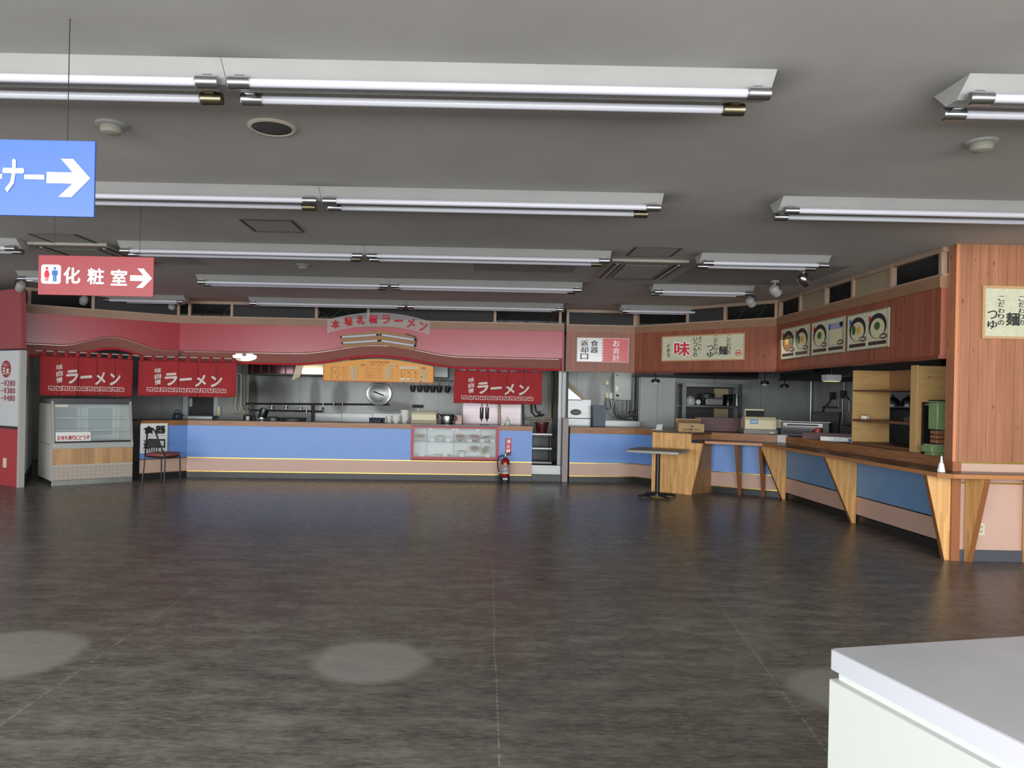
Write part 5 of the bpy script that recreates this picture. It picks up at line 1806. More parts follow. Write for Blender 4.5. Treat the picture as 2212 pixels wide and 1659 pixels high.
# ------------------------------------------------------------------ noodle kitchen at the right
# noodle boiler with sloping cowl
a, b = at(1226, 862, 13.7), at(1276, 922, 13.7)
t = thing('noodle_boiler', 'steel machine with oval black handle and sloping beige cowl at far left of noodle kitchen', 'cooking machine', (a.x, 13.7, 0))
L = b.x - a.x
zt = a.z
build('body', MB().box(0, L, 0.0, 0.6, 0.0, zt), M_steel, t, 0.006)
ov = MB()
vs = [(L * 0.36 + 0.10 * math.cos(6.283 * k / 24), -0.012, zt - 0.24 + 0.055 * math.sin(6.283 * k / 24)) for k in range(24)]
ov.prism([(v[0], v[2]) for v in vs], -0.015, 0.0, 'y')
h = build('handle_recess', ov, M_black, t)
build('grip', MB().box(L * 0.36 - 0.06, L * 0.36 + 0.06, -0.022, -0.0155, zt - 0.252, zt - 0.228), M_gray, h, 0.006)
build('seam', MB().box(0, L + 0.004, -0.006, 0.0, zt - 0.36, zt - 0.345), M_soot, t)
z1 = at(1228, 822, 13.7).z
build('cowl_side', MB().prism([(0.0, zt - 0.02), (L * 0.62, zt - 0.02), (0.03, z1 - 0.10), (0.0, z1 - 0.10)], 0.0, 0.02, 'y'), mat('pale blue steel', (138, 146, 160), 0.3, 0.8), t)
build('cowl_top', MB().prism([(0.0, z1), (0.0, z1 - 0.13), (L * 0.60, zt), (L * 0.78, zt + 0.005)], -0.03, 0.5, 'y'), mat('beige cowl', (160, 140, 106), 0.5), t)
x, w, h = item(1277, 1305, 876, 13.5, 0.55)
solo('waste_bin', MB().prism([(-w * 0.40, 0), (w * 0.40, 0), (w * 0.5, h), (-w * 0.5, h)], -0.13, 0.13, 'y').box(-w * 0.53, w * 0.53, -0.15, 0.15, h - 0.02, h), mat('blue grey plastic', (76, 90, 104), 0.5), 'blue grey plastic bin beside the steel machine', 'bin', loc=(x + 0.03, 13.6, 0.55))
solo('low_shelf', MB().box(-0.15, 0.15, -0.15, 0.15, 0.0, 0.548), M_steel2, 'low steel stand carrying the blue grey bin', 'stand', loc=(x + 0.045, 13.6, 0))
# water heater
a, b = at(1327, 805, 14.6), at(1364, 865, 14.6)
t = thing('water_heater', 'grey wall mounted water heater with control panel and pipes below', 'water heater', ((a.x + b.x) / 2, 14.6, b.z))
w, h = b.x - a.x, a.z - b.z
build('casing', MB().box(-w / 2, w / 2, -0.02, 0.17, 0, h), M_lgray, t, 0.01)
pnl = build('control_panel', MB().box(-w * 0.46, -w * 0.12, -0.035, -0.021, h * 0.08, h * 0.26), mat('pale control panel', (190, 196, 192), 0.4), t)
build('screen', MB().box(-w * 0.40, -w * 0.22, -0.040, -0.035, h * 0.12, h * 0.22), M_black, pnl)
build('rating_label', MB().box(-w * 0.42, -w * 0.28, -0.024, -0.021, h * 0.32, h * 0.50), M_paper, t)
build('badge', MB().box(-w * 0.40, -w * 0.30, -0.024, -0.021, h * 0.90, h * 0.94), M_black, t)
for i, dx in enumerate((-0.38, -0.10, 0.18, 0.36)):
    build('pipe', MB().tube([(w * dx, 0.05, 0.002), (w * dx, 0.05, -0.10), (w * (dx * 0.7 + 0.1), 0.04, -0.30 - 0.03 * i), (w * (dx + 0.35), 0.04, -0.42)], 0.012, 8), M_steel2, t)
build('flue', MB().box(w * 0.05, w * 0.30, 0.02, 0.12, h, h + 0.3), M_lgray, t)
for i, (p0, p1, r, Y, lb) in enumerate(((1367, 900, 0.035, 14.5, 'left'), (1377, 905, 0.030, 14.45, 'middle'), (1381, 908, 0.014, 14.4, 'right'))):
    v = at(p0, p1, Y)
    solo('upright_pipe', MB().tube([(0, 0, 0), (0, 0, 2.55 - v.z)], r, 10), mat('grey painted pipe', (110, 114, 112), 0.5), '%s of the three grey upright pipes right of the water heater' % lb, 'pipe', 'grey upright pipes', loc=v)
v = at(1221, 880, 13.3)
solo('upright_pipe', MB().tube([(0, 0, -0.4), (0, 0, 2.55 - v.z)], 0.05, 12), mat('grey painted pipe', (110, 114, 112), 0.5), 'thick grey upright pipe right behind the white aluminium post', 'pipe', loc=v)
pipe('water_pipe', 'horizontal pipe run under the water heater with fittings', [(1325, 868), (1327, 892), (1334, 900), (1362, 898), (1380, 898)], 0.022, M_steel2, Y=14.4)
pipe('water_pipe', 'lower thin pipe under the water heater', [(1330, 905), (1342, 902), (1358, 907), (1372, 905)], 0.012, M_steel2, Y=14.35)
v = at(1363, 893, 14.3)
t = thing('mixer_tap', 'chrome mixer tap above the small sink', 'tap', v)
build('body', MB().tube([(-0.05, 0, 0.03), (0.02, 0, 0.0), (0.06, 0, 0.05)], 0.02, 8), M_chrome, t)
build('spout', MB().tube([(0.0, 0, 0.0), (0.02, -0.10, -0.02), (0.02, -0.14, -0.12)], 0.012, 8), M_chrome, t)
build('handle', MB().tube([(0.05, 0, 0.04), (0.09, 0, 0.09)], 0.012, 8), M_black, t)
a, b = at(1303, 909, 13.75), at(1382, 935, 13.75)
t = thing('sink', 'small steel sink behind the noodle counter left of the white door', 'sink', (a.x, 13.75, 0))
L = b.x - a.x
build('basin', MB().box(0, L, 0, 0.03, 0.62, a.z).box(0, L, 0.42, 0.45, 0.62, a.z).box(0, 0.03, 0.03, 0.42, 0.62, a.z).box(L - 0.03, L, 0.03, 0.42, 0.62, a.z).box(0.03, L - 0.03, 0.03, 0.42, 0.62, 0.66), M_steel, t)
for x in (0.02, L - 0.05):
    build('leg', MB().box(x, x + 0.03, 0.02, 0.05, 0, 0.62), M_steel2, t)
    build('leg', MB().box(x, x + 0.03, 0.40, 0.43, 0, 0.62), M_steel2, t)
for i, (px, py, w_, h_, m_, nm, lb) in enumerate(((1311, 854, 0.07, 0.10, M_cream, 'wall_outlet', 'cream double outlet on the wall left of the water heater'), (1320, 855, 0.08, 0.12, M_paper, 'soap_dispenser', 'white soap dispenser box beside the wall outlet'), (1311, 827, 0.06, 0.08, M_cream, 'wall_lamp', 'small cream lamp on the wall above the outlet'))):
    v = wallp(px, py)
    solo(nm, MB().box(-w_ / 2, w_ / 2, -0.03, 0.028, -h_ / 2, h_ / 2), m_, lb, 'fitting', loc=v, bevel=0.006)
pipe('electric_cable', 'black cable hanging from the wall outlet', [(1310, 860), (1308, 872), (1311, 885), (1320, 882), (1318, 870), (1316, 862)], 0.008, M_black, Y=YB - 0.06, cat='cord')
# white cold room door panel
a, b = at(1383, 815, 14.2), at(1457, 930, 14.2)
t = thing('cold_store', 'large pale grey cold store panel behind the cardboard box', 'cold store', (a.x, 14.2, 0))
L = b.x - a.x
for i in range(2):
    build('door_leaf', MB().box(L * 0.5 * i + 0.002, L * 0.5 * (i + 1) - 0.002, 0.0, 0.04, 0.04, 1.88), mat('pale grey door', (168, 172, 168), 0.45, var=0.03, scale=(2, 2, 2)), t, 0.003)
build('side', MB().box(L - 0.01, L + 0.05, 0.042, 0.55, 0.0, 1.80), mat('grey cold store side', (110, 112, 110), 0.5), t)
build('body', MB().box(0, L - 0.011, 0.042, 0.55, 0.0, 2.0), mat('grey cold store side', (110, 112, 110), 0.5), t)
build('corner_bead', MB().tube([(-0.012, -0.005, 0.04), (-0.012, -0.005, 1.9)], 0.012, 8), M_steel, t)
# steel shelf rack
a, b = at(1475, 828, 13.9), at(1604, 830, 13.9)
t = thing('kitchen_rack', 'open steel kitchen rack holding pots behind the noodle counter', 'rack', (a.x, 13.9, 0))
L = b.x - a.x
ztop = at(1540, 829, 13.9).z
zsh = at(1540, 876, 13.9).z
zlo = 0.98
for x, y, nm in ((0.0, 0.0, 1), (L - 0.07, 0.0, 1), (0.0, 0.5, 1), (L - 0.07, 0.5, 1)):
    build('upright', MB().box(x, x + 0.07, y, y + 0.04, 0, ztop), M_steel, t)
build('top_rail', MB().box(0.07, L - 0.07, 0.0, 0.04, ztop - 0.06, ztop), M_steel2, t)
build('shelf', MB().box(0.07, L - 0.07, 0.0, 0.5, zsh - 0.035, zsh), M_steel, t)
build('shelf', MB().box(0.07, L - 0.07, 0.0, 0.5, zlo - 0.035, zlo), M_steel2, t)
build('back_panel', MB().box(0.0, L, 0.54, 0.56, 0.0, ztop), mat('dark rack back', (44, 44, 44), 0.5), t)
build('back_panel', MB().box(L * 0.68, L - 0.08, 0.52, 0.535, zsh + 0.02, ztop - 0.08), mat('aged beige panel', (150, 138, 108), 0.5), t)
build('back_panel', MB().box(L * 0.68, L - 0.08, 0.52, 0.535, zlo + 0.02, zsh - 0.06), mat('aged beige panel', (150, 138, 108), 0.5), t)
Ys = 14.12
def sh(px): return at(px, 860, Ys).x
def pot(px0, px1, ytop, label, m_, zb):
    x0, x1 = at(px0, 860, Ys).x, at(px1, 860, Ys).x
    r = (x1 - x0) / 2
    hh_ = at(px0, ytop, Ys).z - zb
    t = thing('stock_pot', label, 'pot', ((x0 + x1) / 2, Ys, zb + 0.001), group='tall stock pots on the rack')
    build('body', MB().lathe([(0.001, 0), (r * 0.97, 0), (r, 0.02), (r, hh_), (r * 1.04, hh_ + 0.006), (r * 0.96, hh_), (r * 0.95, 0.02), (0.001, 0.02)], n=28), m_, t)
    build('handle', MB().tube([(-r * 0.4, -r * 0.93, hh_ * 0.8), (-r * 0.3, -r * 1.15, hh_ * 0.8), (r * 0.3, -r * 1.15, hh_ * 0.8), (r * 0.4, -r * 0.93, hh_ * 0.8)], 0.008, 6), M_steel, t)
    return t
pot(1562, 1584, 853, 'left stock pot at the right end of the rack upper shelf', mat('dark pot steel', (110, 114, 116), 0.2, 1.0), zsh)
pot(1586, 1599, 851, 'narrow stock pot at the right end of the rack upper shelf', M_steel2, zsh)
x0, x1 = sh(1518), sh(1556)
t = thing('steel_container', 'square edged steel food container in the middle of the rack upper shelf', 'container', ((x0 + x1) / 2, Ys - 0.12, zsh + 0.001))
w = x1 - x0
build('body', MB().box(-w / 2, w / 2, -0.07, 0.07, 0, 0.135), M_steel2, t, 0.015)
build('rim', MB().box(-w / 2 - 0.01, w / 2 + 0.01, -0.08, 0.08, 0.135, 0.145), M_steel, t)
t = thing('black_pot', 'black lidded pot behind the steel food container', 'pot', (sh(1530), Ys + 0.12, zsh + 0.001))
build('body', MB().lathe([(0.001, 0), (0.145, 0), (0.15, 0.20), (0.001, 0.20)], n=28), M_soot, t)
build('lid', MB().lathe([(0.155, 0.20), (0.158, 0.215), (0.09, 0.235), (0.001, 0.24)], n=28), M_soot, t)
mb = MB().lathe([(0.001, 0), (0.08, 0), (0.095, 0.04), (0.085, 0.12), (0.05, 0.155), (0.03, 0.17), (0.001, 0.165)], n=18)
solo('plastic_bag', mb, mat('pale plastic bag', (186, 190, 190), 0.4, bump=0.6, scale=(30, 30, 30)), 'pale tied plastic bag at the left of the rack upper shelf', 'bag', loc=(sh(1491), Ys - 0.02, zsh + 0.001))
t = thing('kitchen_timer', 'small round white dial on the rack upper shelf', 'timer', (sh(1505), Ys - 0.08, zsh + 0.06))
build('case', MB().lathe([(0.001, 0.0), (0.05, 0.0), (0.05, 0.03), (0.001, 0.03)], n=24, M=Mx), M_gray, t)
f_ = build('face', MB().lathe([(0.001, 0.034), (0.042, 0.033), (0.042, 0.03)], n=24, M=Mx), M_paper, t)
build('hand', MB().box(-0.003, 0.003, -0.038, -0.035, -0.005, 0.03), M_black, f_)
build('foot', MB().box(-0.03, 0.03, -0.03, 0.0, -0.059, -0.045), M_gray, t)
for i, (px, n_) in enumerate(((1569, 3), (1581, 7))):
    for k in range(n_):
        solo('small_plate', MB().lathe([(0.035, 0), (0.05, 0.012), (0.062, 0.02), (0.058, 0.021), (0.001, 0.008)], n=20), mat('pale blue china', (176, 190, 200), 0.25), ('pale plate in the low pile on the lower rack shelf', 'pale plate in the tall pile on the lower rack shelf')[i], 'plate', ('low pile of pale plates', 'tall pile of pale plates')[i], (sh(px), Ys - 0.02, zlo + 0.001 + 0.016 * k))
for i, (p0, p1, hh_) in enumerate(((1499, 1514, 0.09), (1511, 1516, 0.06), (1541, 1547, 0.05))):
    solo('small_box', MB().box(-(sh(p1) - sh(p0)) / 2, (sh(p1) - sh(p0)) / 2, -0.04, 0.04, 0, hh_), M_paper, ('pale box at the left of the lower rack shelf', 'tiny pale box right of the larger one on the lower rack shelf', 'tiny white box in the middle of the lower rack shelf')[i], 'box', loc=((sh(p0) + sh(p1)) / 2, Ys - 0.1 - 0.09 * (i == 1), zlo + 0.001), bevel=0.003)
# dark exhaust hood of the noodle kitchen
a, b = at(1380, 800, 13.6), at(1638, 815, 13.6)
t = thing('exhaust_hood', 'long dark exhaust hood under the wood fascia of the noodle kitchen', 'exhaust hood', (a.x, 13.6, b.z))
L = b.x - a.x
build('hood_front', MB().box(0, L, 0, 0.02, 0, 2.555 - b.z), mat('dark maroon steel', (50, 34, 36), 0.3, 0.4), t)
build('pale_strip', MB().box(L * 0.09, L * 0.29, -0.006, 0.0, 0.005, 0.12), mat('greyish strip', (110, 100, 100), 0.4), t)
build('hood_lip', MB().box(0, L, -0.03, 0.55, -0.03, 0.0), M_soot, t)
build('end_bead', MB().box(L, L + 0.015, -0.01, 0.02, -0.03, 0.5), M_steel, t)
for i, (px, py, lb) in enumerate(((1416, 825, 'black downlight under the left of the dark exhaust hood'), (1652, 829, 'black downlight with pale lens at the right of the exhaust hood'), (1695, 836, 'sooty downlight deep in the noodle kitchen right of the others'))):
    v = at(px, py, 13.42)
    t = thing('hood_downlight', lb, 'downlight', v)
    build('body', MB().lathe([(0.001, 0.05), (0.05, 0.05), (0.075, 0.03), (0.075, -0.01), (0.001, -0.01)], n=20), M_soot, t)
    build('lens', MB().lathe([(0.05, -0.01), (0.05, -0.03), (0.001, -0.035)], n=20), M_paper if i < 2 else M_gray, t)
    build('arm', MB().tube([(0, 0, 0.045), (0.0, 0.0, 0.30), (0.0, 0.0, 2.56 - v.z)], 0.01, 6), M_soot, t)

# things on the noodle worktop
WZ = 0.951
def quad_frame(cx, cy):
    return (cx, cy, WZ)
# cardboard box
c = at(1490, 920, 12.0)
t = thing('cardboard_box', 'half open cardboard box with black print on the oak end cabinet', 'box', (3.40, 11.93, WZ), math.radians(-6))
w, d, h = 0.40, 0.30, 0.13
m_in = mat('cardboard inside', (120, 98, 70), 0.8)
mb = MB(); mb.box(-w / 2, w / 2, -d / 2, -d / 2 + 0.006, 0, h); mb.box(-w / 2, w / 2, d / 2 - 0.006, d / 2, 0, h); mb.box(-w / 2, -w / 2 + 0.006, -d / 2 + 0.006, d / 2 - 0.006, 0, h); mb.box(w / 2 - 0.006, w / 2, -d / 2 + 0.006, d / 2 - 0.006, 0, h); mb.box(-w / 2 + 0.006, w / 2 - 0.006, -d / 2 + 0.006, d / 2 - 0.006, 0, 0.006)
build('box_body', mb, M_card, t)
build('flap', MB().add([(-w / 2, -d / 2, h), (w / 2 - 0.06, -d / 2, h), (w / 2 - 0.02, d * 0.05, h + 0.05), (-w / 2 + 0.02, d * 0.05, h + 0.05), (-w / 2, -d / 2, h + 0.004), (w / 2 - 0.06, -d / 2, h + 0.004), (w / 2 - 0.02, d * 0.05, h + 0.054), (-w / 2 + 0.02, d * 0.05, h + 0.054)], [(3, 2, 1, 0), (4, 5, 6, 7), (0, 1, 5, 4), (1, 2, 6, 5), (2, 3, 7, 6), (3, 0, 4, 7)]), M_card, t)
build('flap', MB().box(-w / 2, w / 2, d / 2 - 0.006, d / 2, h, h + 0.07), M_card, t)
mb = MB(); row(mb, '200mlジョッキ', -w * 0.34, w * 0.36, 0.02, 0.05, -d / 2 - 0.002, 0.02); build('lettering', mb, M_inkblack, t)
mb = MB(); row(mb, '高級', -w * 0.05, w * 0.10, 0.075, 0.105, -d / 2 - 0.002, 0.02)
build('lettering', mb, M_inkblack, t)
# maroon brick print partition
a, b = at(1494, 905, 12.6), at(1588, 935, 12.6)
t = thing('low_partition', 'low maroon brick patterned board behind the cardboard box', 'partition', ((a.x + b.x) / 2, 12.35, WZ), math.radians(-12))
w = (b.x - a.x)
build('board', MB().box(-w / 2, w / 2, -0.03, 0.03, 0, 0.225), M_maroon, t, 0.004)
mb = MB()
for r_ in range(3):
    z = 0.004 + 0.075 * r_
    rect(mb, -w / 2, w / 2, z, z + 0.004, -0.0315)
    for k in range(4):
        x = -w / 2 + w * (k + (0.5 if r_ % 2 else 0.0)) / 4
        if -w / 2 < x < w / 2:
            rect(mb, x, x + 0.004, z, z + 0.075, -0.0316)
build('brick_joint', mb, mat('maroon joint', (124, 88, 92), 0.6), t)
# second cash register
t = register(4.60, 11.72, math.radians(-10), 'cream and grey cash register with blue sticker on the noodle counter', 0.50, 0.40, 0.27, False, False)
t.location = (4.42, 11.70, WZ)
build('screen_box', MB().prism([(0.02, 0.26), (0.17, 0.26), (0.15, 0.385), (0.05, 0.385)], -0.20, 0.09, 'x'), M_cream, t, 0.006)
build('dark_display', MB().prism([(-0.035, 0.272), (0.015, 0.265), (0.045, 0.36), (0.0, 0.36)], -0.19, 0.08, 'x'), M_black, t, 0.004)
build('printer_cover', MB().prism([(-0.10, 0.10), (0.14, 0.10), (0.14, 0.20), (-0.02, 0.23)], 0.236, 0.34, 'x'), M_cream, t, 0.006)
sk = build('sticker', MB().box(-0.16, -0.04, -0.187, -0.184, 0.155, 0.225), mat('blue sticker', (40, 130, 176), 0.4), t)
mb = MB(); row(mb, '200円', -0.145, -0.055, 0.172, 0.205, -0.190, 0.03); build('lettering', mb, M_whitesign, sk)
build('badge', MB().box(0.13, 0.20, -0.204, -0.2005, 0.02, 0.034), M_paper, t)
# price stand, white card, tray, papers
solo('menu_stand', MB().prism([(-0.05, 0), (0.05, 0), (0.05, 0.008), (-0.05, 0.008)], -0.09, 0.09, 'x').prism([(-0.03, 0.008), (-0.024, 0.008), (0.05, 0.09), (0.044, 0.09)], -0.03, 0.07, 'x'), M_paper, 'small white card stand left of the cardboard box', 'card stand', loc=(2.98, 12.30, WZ), rz=math.radians(-30))
v = on_plane(1677, 941, (4.60, 11.25), (4.62, 7.08), 0.03)
t = solo('hanging_card', MB().box(-0.10, 0.10, 0.0, 0.008, 0.0, 0.115), M_paper, 'plain white card fixed on the worktop edge below the register', 'card', loc=(4.555, 11.10, 0.845), rz=math.radians(-68), bevel=0.001)
x = 4.80
t = thing('warming_oven', 'black warming oven with pale edge on the far side of noodle worktop', 'oven', (4.92, 11.12, WZ), math.radians(-30))
build('casing', MB().box(-0.33, 0.33, -0.18, 0.18, 0, 0.21), M_black, t, 0.008)
build('top_edge', MB().box(-0.34, 0.34, -0.19, 0.19, 0.21, 0.222), M_lgray, t)
d = build('door', MB().box(-0.30, 0.24, -0.195, -0.181, 0.03, 0.195), mat('dark glass', (12, 12, 13), 0.05), t)
build('handle', MB().tube([(-0.24, -0.215, 0.17), (0.18, -0.215, 0.17)], 0.009, 8), M_soot, d)
solo('drink_can', MB().lathe([(0.001, 0), (0.045, 0), (0.05, 0.008), (0.05, 0.125), (0.046, 0.135), (0.001, 0.135)], n=20), mat('red orange tin', (170, 64, 40), 0.35), 'short red tin on the noodle worktop right of the oven', 'tin', loc=(4.94, 10.78, WZ))
t = thing('plastic_bin', 'black ribbed bin with lid behind the red tin', 'bin', (5.45, 11.60, 0.84), math.radians(-30))
build('body', MB().prism([(-0.16, 0), (0.16, 0), (0.19, 0.44), (-0.19, 0.44)], -0.15, 0.15, 'y'), M_rubber, t)
build('lid', MB().box(-0.20, 0.20, -0.17, 0.17, 0.44, 0.47), M_black, t, 0.01)
solo('side_stand', MB().box(-0.22, 0.22, -0.22, 0.22, 0, 0.838), M_steel2, 'steel stand under the black ribbed bin', 'stand', loc=(5.45, 11.60, 0))
solo('low_tray', MB().box(-0.32, 0.32, -0.14, 0.14, 0, 0.012).box(-0.32, 0.32, -0.14, -0.125, 0.012, 0.085).box(-0.32, 0.32, 0.125, 0.14, 0.012, 0.085).box(-0.32, -0.305, -0.125, 0.125, 0.012, 0.085).box(0.305, 0.32, -0.125, 0.125, 0.012, 0.085), M_maroon, 'long low maroon brick patterned tray behind the white carton', 'tray', loc=(4.87, 10.28, WZ), rz=math.radians(-35))
t = thing('white_carton', 'flat white carton with blue print on the noodle worktop', 'box', (4.80, 9.86, WZ), math.radians(-38))
build('carton', MB().box(-0.21, 0.19, -0.09, 0.09, 0, 0.055), M_paper, t, 0.002)
o = build('front_carton', MB().box(-0.06, 0.21, -0.15, -0.092, 0, 0.05), M_paper, t, 0.002)
mb = MB(); row(mb, 'ストロー', -0.04, 0.09, 0.026, 0.043, -0.153, 0.02); row(mb, '個包装ペーパー', -0.04, 0.12, 0.008, 0.021, -0.153, 0.02)
rect(mb, 0.145, 0.19, 0.008, 0.042, -0.153)
build('lettering', mb, M_inkblue, o)
solo('papers', MB().box(-0.22, 0.22, -0.16, 0.16, 0, 0.004), mat('brown paper sheet', (112, 88, 72), 0.6), 'brown paper sheet lying flat in front of the white carton', 'paper sheet', loc=(4.76, 9.46, WZ), rz=math.radians(-82))

# plywood shelf unit with partition
t = thing('plywood_shelf', 'tall open plywood shelf unit on the noodle worktop with brown shelves', 'shelf unit', (4.66, 9.25, WZ))
UD = 0.46
L = 9.25 - 7.87
ZT = 1.868 - WZ
build('far_panel', MB().box(0, UD, -0.018, 0.0, 0, ZT), M_ply, t)
for z, m0 in ((0.0, 0.055), (1.235 - WZ, 0.05), (1.605 - WZ, 0.03)):
    build('shelf', MB().box(0.0, UD, -L + 0.006, -0.019, z, z + m0 * 0.6), M_plybrown, t)
build('back_panel', MB().box(UD - 0.012, UD, -L, -0.019, 1.64 - WZ, ZT), mat('tan plywood back', (160, 118, 78), 0.5), t)
build('near_panel', MB().box(-0.012, 0.85, -L - 0.03, -L, 0, 1.868 - WZ), M_ply, t)
build('front_strip', MB().box(-0.035, -0.013, -L - 0.035, -L + 0.075, 0.0, 1.875 - WZ), mat('raw plywood edge', (206, 168, 110), 0.5), t)
mb = MB()
for k in range(9):
    mb.lathe([(0.006, 0), (0.006, 0.003), (0.001, 0.004)], c=(0.10 + 0.16 * (k % 4), -L - 0.031, (0.12, 0.46, 0.62)[k // 4] if k < 8 else 0.8), n=8, M=Matrix.Rotation(math.pi / 2, 3, 'X'))
build('screw_head', mb, M_soot, t)
for i, (y, lb) in enumerate(((-0.16, 'small wire holder at the far end of the middle plywood shelf'), (-1.08, 'small wire holder at the near end of the middle plywood shelf'))):
    mb = MB()
    for k in range(4):
        yy = y - 0.03 * k
        mb.tube([(0.04, yy, 0), (0.04, yy, 0.045), (0.05, yy - 0.012, 0.055), (0.06, yy - 0.024, 0.045), (0.06, yy - 0.024, 0)], 0.003, 5)
    mb.tube([(0.04, y, 0.003), (0.05, y - 0.12, 0.003)], 0.003, 5)
    solo('wire_holder', mb, M_chrome, lb, 'wire holder', 'wire holders on the plywood shelf', (4.66, 9.25, 1.235 + 0.031))
for i, (px, lb) in enumerate(((1929, 'left domed steel lid seen through the plywood shelf'), (1961, 'right domed steel lid seen through the plywood shelf'))):
    v = at(px, 878, 10.4)
    t = thing('domed_lid', lb, 'lid', v, 0, 'domed lids behind the plywood shelf')
    build('dome', MB().lathe([(0.10, 0.0), (0.10, 0.02), (0.085, 0.08), (0.05, 0.12), (0.001, 0.135)], n=24), M_steel2, t)
    build('knob', MB().lathe([(0.012, 0.13), (0.02, 0.155), (0.001, 0.16)], n=12), M_black, t)
v = at(1945, 880, 10.4)
t = thing('steamer_stand', 'dark stand carrying the two domed lids behind the shelf', 'stand', (v.x, 10.4, 0))
build('top', MB().box(-0.28, 0.28, -0.14, 0.14, v.z - 0.035, v.z - 0.005), M_soot, t)
build('body', MB().box(-0.22, 0.22, -0.12, 0.12, 0, v.z - 0.036), mat('dull grey cabinet', (84, 86, 84), 0.5), t)
# green machine and dark board beyond the partition
t = thing('green_dispenser', 'sage green upright machine with dark slot and wooden tray beside the pillar', 'machine', (4.67, 7.50, WZ))
build('base', MB().prism([(-0.17, 0.03), (0.20, 0.03), (0.20, 0.10), (-0.17, 0.10)], -0.15, 0.03, 'y'), M_green, t, 0.008)
build('foot', MB().box(-0.14, 0.16, -0.12, 0.02, 0, 0.03), M_green, t, 0.008)
build('drip_tray', MB().box(-0.15, 0.02, -0.14, 0.02, 0.101, 0.111), mat('pale green tray', (156, 178, 146), 0.4), t)
for k in range(3):
    build('wooden_block', MB().box(-0.10, 0.18, -0.12, 0.0, 0.12 + k * 0.045, 0.16 + k * 0.045), mat('brown block', (142, 98, 66), 0.5), t, 0.008)
build('column', MB().box(0.02, 0.18, -0.02, 0.015, 0.10, 0.255), M_green, t)
build('hopper', MB().box(-0.11, 0.19, -0.13, 0.02, 0.258, 0.530), M_green, t, 0.012)
build('slot', MB().box(-0.015, 0.055, -0.138, -0.131, 0.265, 0.52), M_black, t)
build('hopper_rim', MB().box(-0.125, 0.205, -0.145, 0.035, 0.530, 0.543), M_green, t, 0.004)
build('lid', MB().box(-0.11, 0.19, -0.13, 0.02, 0.544, 0.556), M_black, t, 0.004)
build('spout_label', MB().box(-0.03, 0.045, -0.16, -0.139, 0.262, 0.285), M_paper, t)
t = thing('black_board', 'dark framed board leaning against the plywood partition behind the green machine', 'board', (4.81, 7.80, WZ))
build('panel', MB().box(-0.13, 0.11, -0.012, 0.0, 0.01, 0.50), M_black, t)
build('frame', MB().box(-0.145, -0.13, -0.018, 0.004, 0, 0.535).box(0.11, 0.125, -0.018, 0.004, 0, 0.535).box(-0.13, 0.11, -0.018, 0.004, 0.52, 0.535), M_soot, t)
# pump bottle on the ledge
v = on_z(2033, 1019, 0.842)
t = thing('seasoning_bottle', 'small white tapered bottle with metal top on the ledge by the pillar', 'bottle', (v.x, v.y, 0.841))
build('body', MB().lathe([(0.001, 0), (0.032, 0), (0.033, 0.006), (0.020, 0.075), (0.016, 0.085), (0.001, 0.085)], n=24), M_bowl, t)
build('cap', MB().lathe([(0.017, 0.082), (0.018, 0.10), (0.010, 0.125), (0.012, 0.14), (0.006, 0.155), (0.001, 0.158)], n=20), M_chrome, t)

# right kitchen wall fittings
Xw = 6.72
def wallr(px, py):
    u, v = uv(px, py)
    Y = FPX * Xw / u
    return Vector((Xw, min(Y, KB - 0.05), EYE - v / FPX * Y))
def rpipe(label, pts, r, m_, off=0.0):
    P = [wallr(*q) + Vector((-off, -off * 0.5, 0)) for q in pts]
    o = P[0].copy()
    solo('water_pipe', MB().tube([p_ - o for p_ in P], r, 8), m_, label, 'pipe', loc=o)
rpipe('horizontal steel pipe with branch on the side kitchen wall', [(1738, 898), (1762, 899), (1764, 907)], 0.02, M_steel2)
rpipe('steel pipe stepping up toward the valve on the side kitchen wall', [(1777, 895), (1778, 879), (1798, 880), (1812, 880), (1812, 862)], 0.02, M_steel2)
rpipe('long steel pipe dropping behind the plywood shelf', [(1820, 862), (1820, 917), (1840, 919)], 0.025, M_steel2)
rpipe('short upper steel pipe hung below the pale box lamp', [(1824, 826), (1823, 850), (1834, 866), (1834, 890)], 0.022, M_steel2)
rpipe('thin grey cord running down to the black bin', [(1803, 858), (1796, 870), (1786, 880), (1780, 896)], 0.012, M_soot, 0.06)
rpipe('grey upright pipe beside the dark hood in the side kitchen', [(1664, 826), (1664, 925)], 0.03, M_steel2, 0.15)
for px, py, lb, nm in ((1801, 855, 'dark outlet box on the side kitchen wall', 'wall_outlet'), (1824, 852, 'dark valve block on the side kitchen wall', 'valve')):
    v = wallr(px, py)
    solo(nm, MB().box(-0.06, 0.02, -0.05, 0.05, -0.07, 0.07), M_soot, lb, 'fitting', loc=v, bevel=0.01)
v = at(1796, 820, 11.0)
t = thing('box_lamp', 'pale box lamp hanging in the dark above the side kitchen', 'lamp', v)
build('shade', MB().prism([(-0.10, -0.02), (0.10, -0.02), (0.11, 0.07), (-0.11, 0.07)], -0.09, 0.09, 'y'), mat('pale metal shade', (196, 202, 208), 0.35), t)
build('lens', MB().box(-0.085, 0.085, -0.08, 0.08, -0.032, -0.021), mat('dim warm lens', (230, 214, 170), 0.4, emit=((255, 226, 160), 0.5)), t)
build('stem', MB().tube([(0, 0, 0.07), (0, 0, 2.555 - v.z)], 0.012, 8), M_black, t)
t = thing('exhaust_hood', 'long black exhaust hood hanging over the side kitchen behind the plywood shelf', 'exhaust hood', (5.35, 8.6, 1.86))
build('hood_body', MB().box(0, 1.3, 0, 4.6, 0.0, 0.69), mat('black hood paint', (20, 21, 22), 0.5), t)
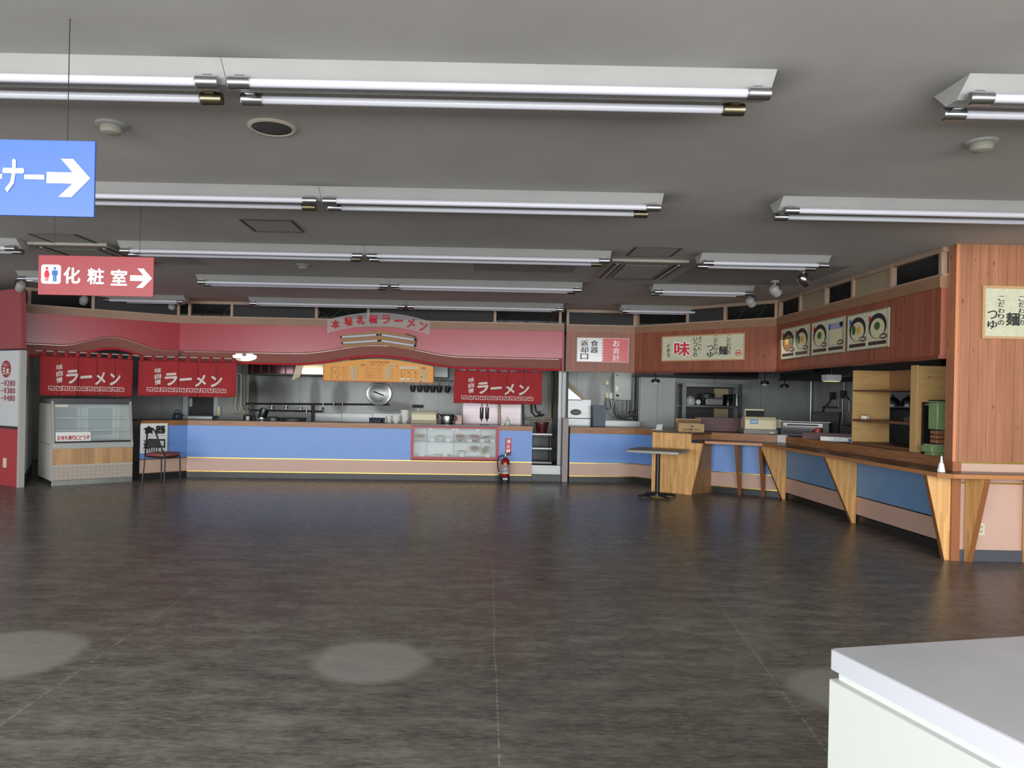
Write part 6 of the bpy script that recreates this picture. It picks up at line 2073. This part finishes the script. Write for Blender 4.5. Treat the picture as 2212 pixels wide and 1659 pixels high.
build('hood_lip', MB().box(-0.02, 1.32, -0.02, 4.62, -0.02, -0.001), M_soot, t)
a = at(1705, 800, 11.5)
t = solo('exhaust_duct', MB().box(-0.25, 0.30, -0.2, 0.5, 0, 0.62), mat('dark blue grey duct', (44, 52, 58), 0.4, 0.4), 'dark blue grey duct box hanging behind the side fascia', 'duct', loc=(4.98, 11.9, 1.93))
a = at(2010, 780, 8.2)
t = solo('exhaust_duct', MB().box(-0.30, 0.35, -0.3, 0.3, 0, 0.59), mat('dark blue grey duct', (44, 52, 58), 0.4, 0.4), 'dark duct above the plywood partition beside the pillar', 'duct', loc=(4.93, 7.75, 1.96))

# ------------------------------------------------------------------ white cabinet in the near right corner
t = thing('white_cabinet', 'white cabinet with grey laminate top in the near right corner', 'cabinet', (0.87, 1.815, 0), math.atan2(0.13, 0.57))
cwid, cdep = 1.25, 0.95
def rr(x0, x1, y0, y1, r):
    pl_ = []
    for cxx, cyy, a0 in ((x1 - r, y1 - r, 0), (x0 + r, y1 - r, 90), (x0 + r, y0 + r, 180), (x1 - r, y0 + r, 270)):
        for q in range(5):
            w_ = math.radians(a0 + 90 * q / 4)
            pl_.append((cxx + r * math.cos(w_), cyy + r * math.sin(w_)))
    return pl_
build('top_slab', MB().prism(rr(0, cwid, -cdep, 0, 0.012), 0.802, 0.8485, 'z'), mat('white edge band', (200, 200, 208), 0.35), t)
build('top_laminate', MB().prism(rr(0.003, cwid - 0.003, -cdep + 0.003, -0.003, 0.012), 0.8485, 0.8505, 'z'), mat('grey worn laminate', (168, 170, 174), 0.35, var=0.05, scale=(5, 5, 5)), t)
build('recess', MB().box(0.02, cwid - 0.02, -cdep + 0.02, -0.012, 0.775, 0.802), mat('white recess', (206, 212, 208), 0.5), t)
build('body', MB().box(0.0, cwid, -cdep, -0.002, 0.06, 0.777), mat('white cabinet side', (198, 202, 196), 0.4), t, 0.003)
build('plinth', MB().box(0.03, cwid - 0.03, -cdep + 0.03, -0.03, 0.0, 0.06), M_kick, t)

# socket on the pillar base
v = at(2118, 1143, 6.955)
t = thing('power_outlet', 'cream double power outlet on the pink panel of the pillar', 'outlet', (v.x, 6.945, v.z))
build('plate', MB().box(-0.035, 0.035, 0.0, 0.014, -0.058, 0.058), M_cream, t, 0.003)
for z in (-0.02, 0.022):
    s_ = build('socket', MB().box(-0.018, 0.018, -0.004, 0.0, z - 0.016, z + 0.016), mat('cream socket', (196, 190, 168), 0.4), t)
    build('slot', MB().box(-0.008, -0.005, -0.0055, -0.004, z - 0.007, z + 0.007).box(0.005, 0.008, -0.0055, -0.004, z - 0.007, z + 0.007), M_black, s_)
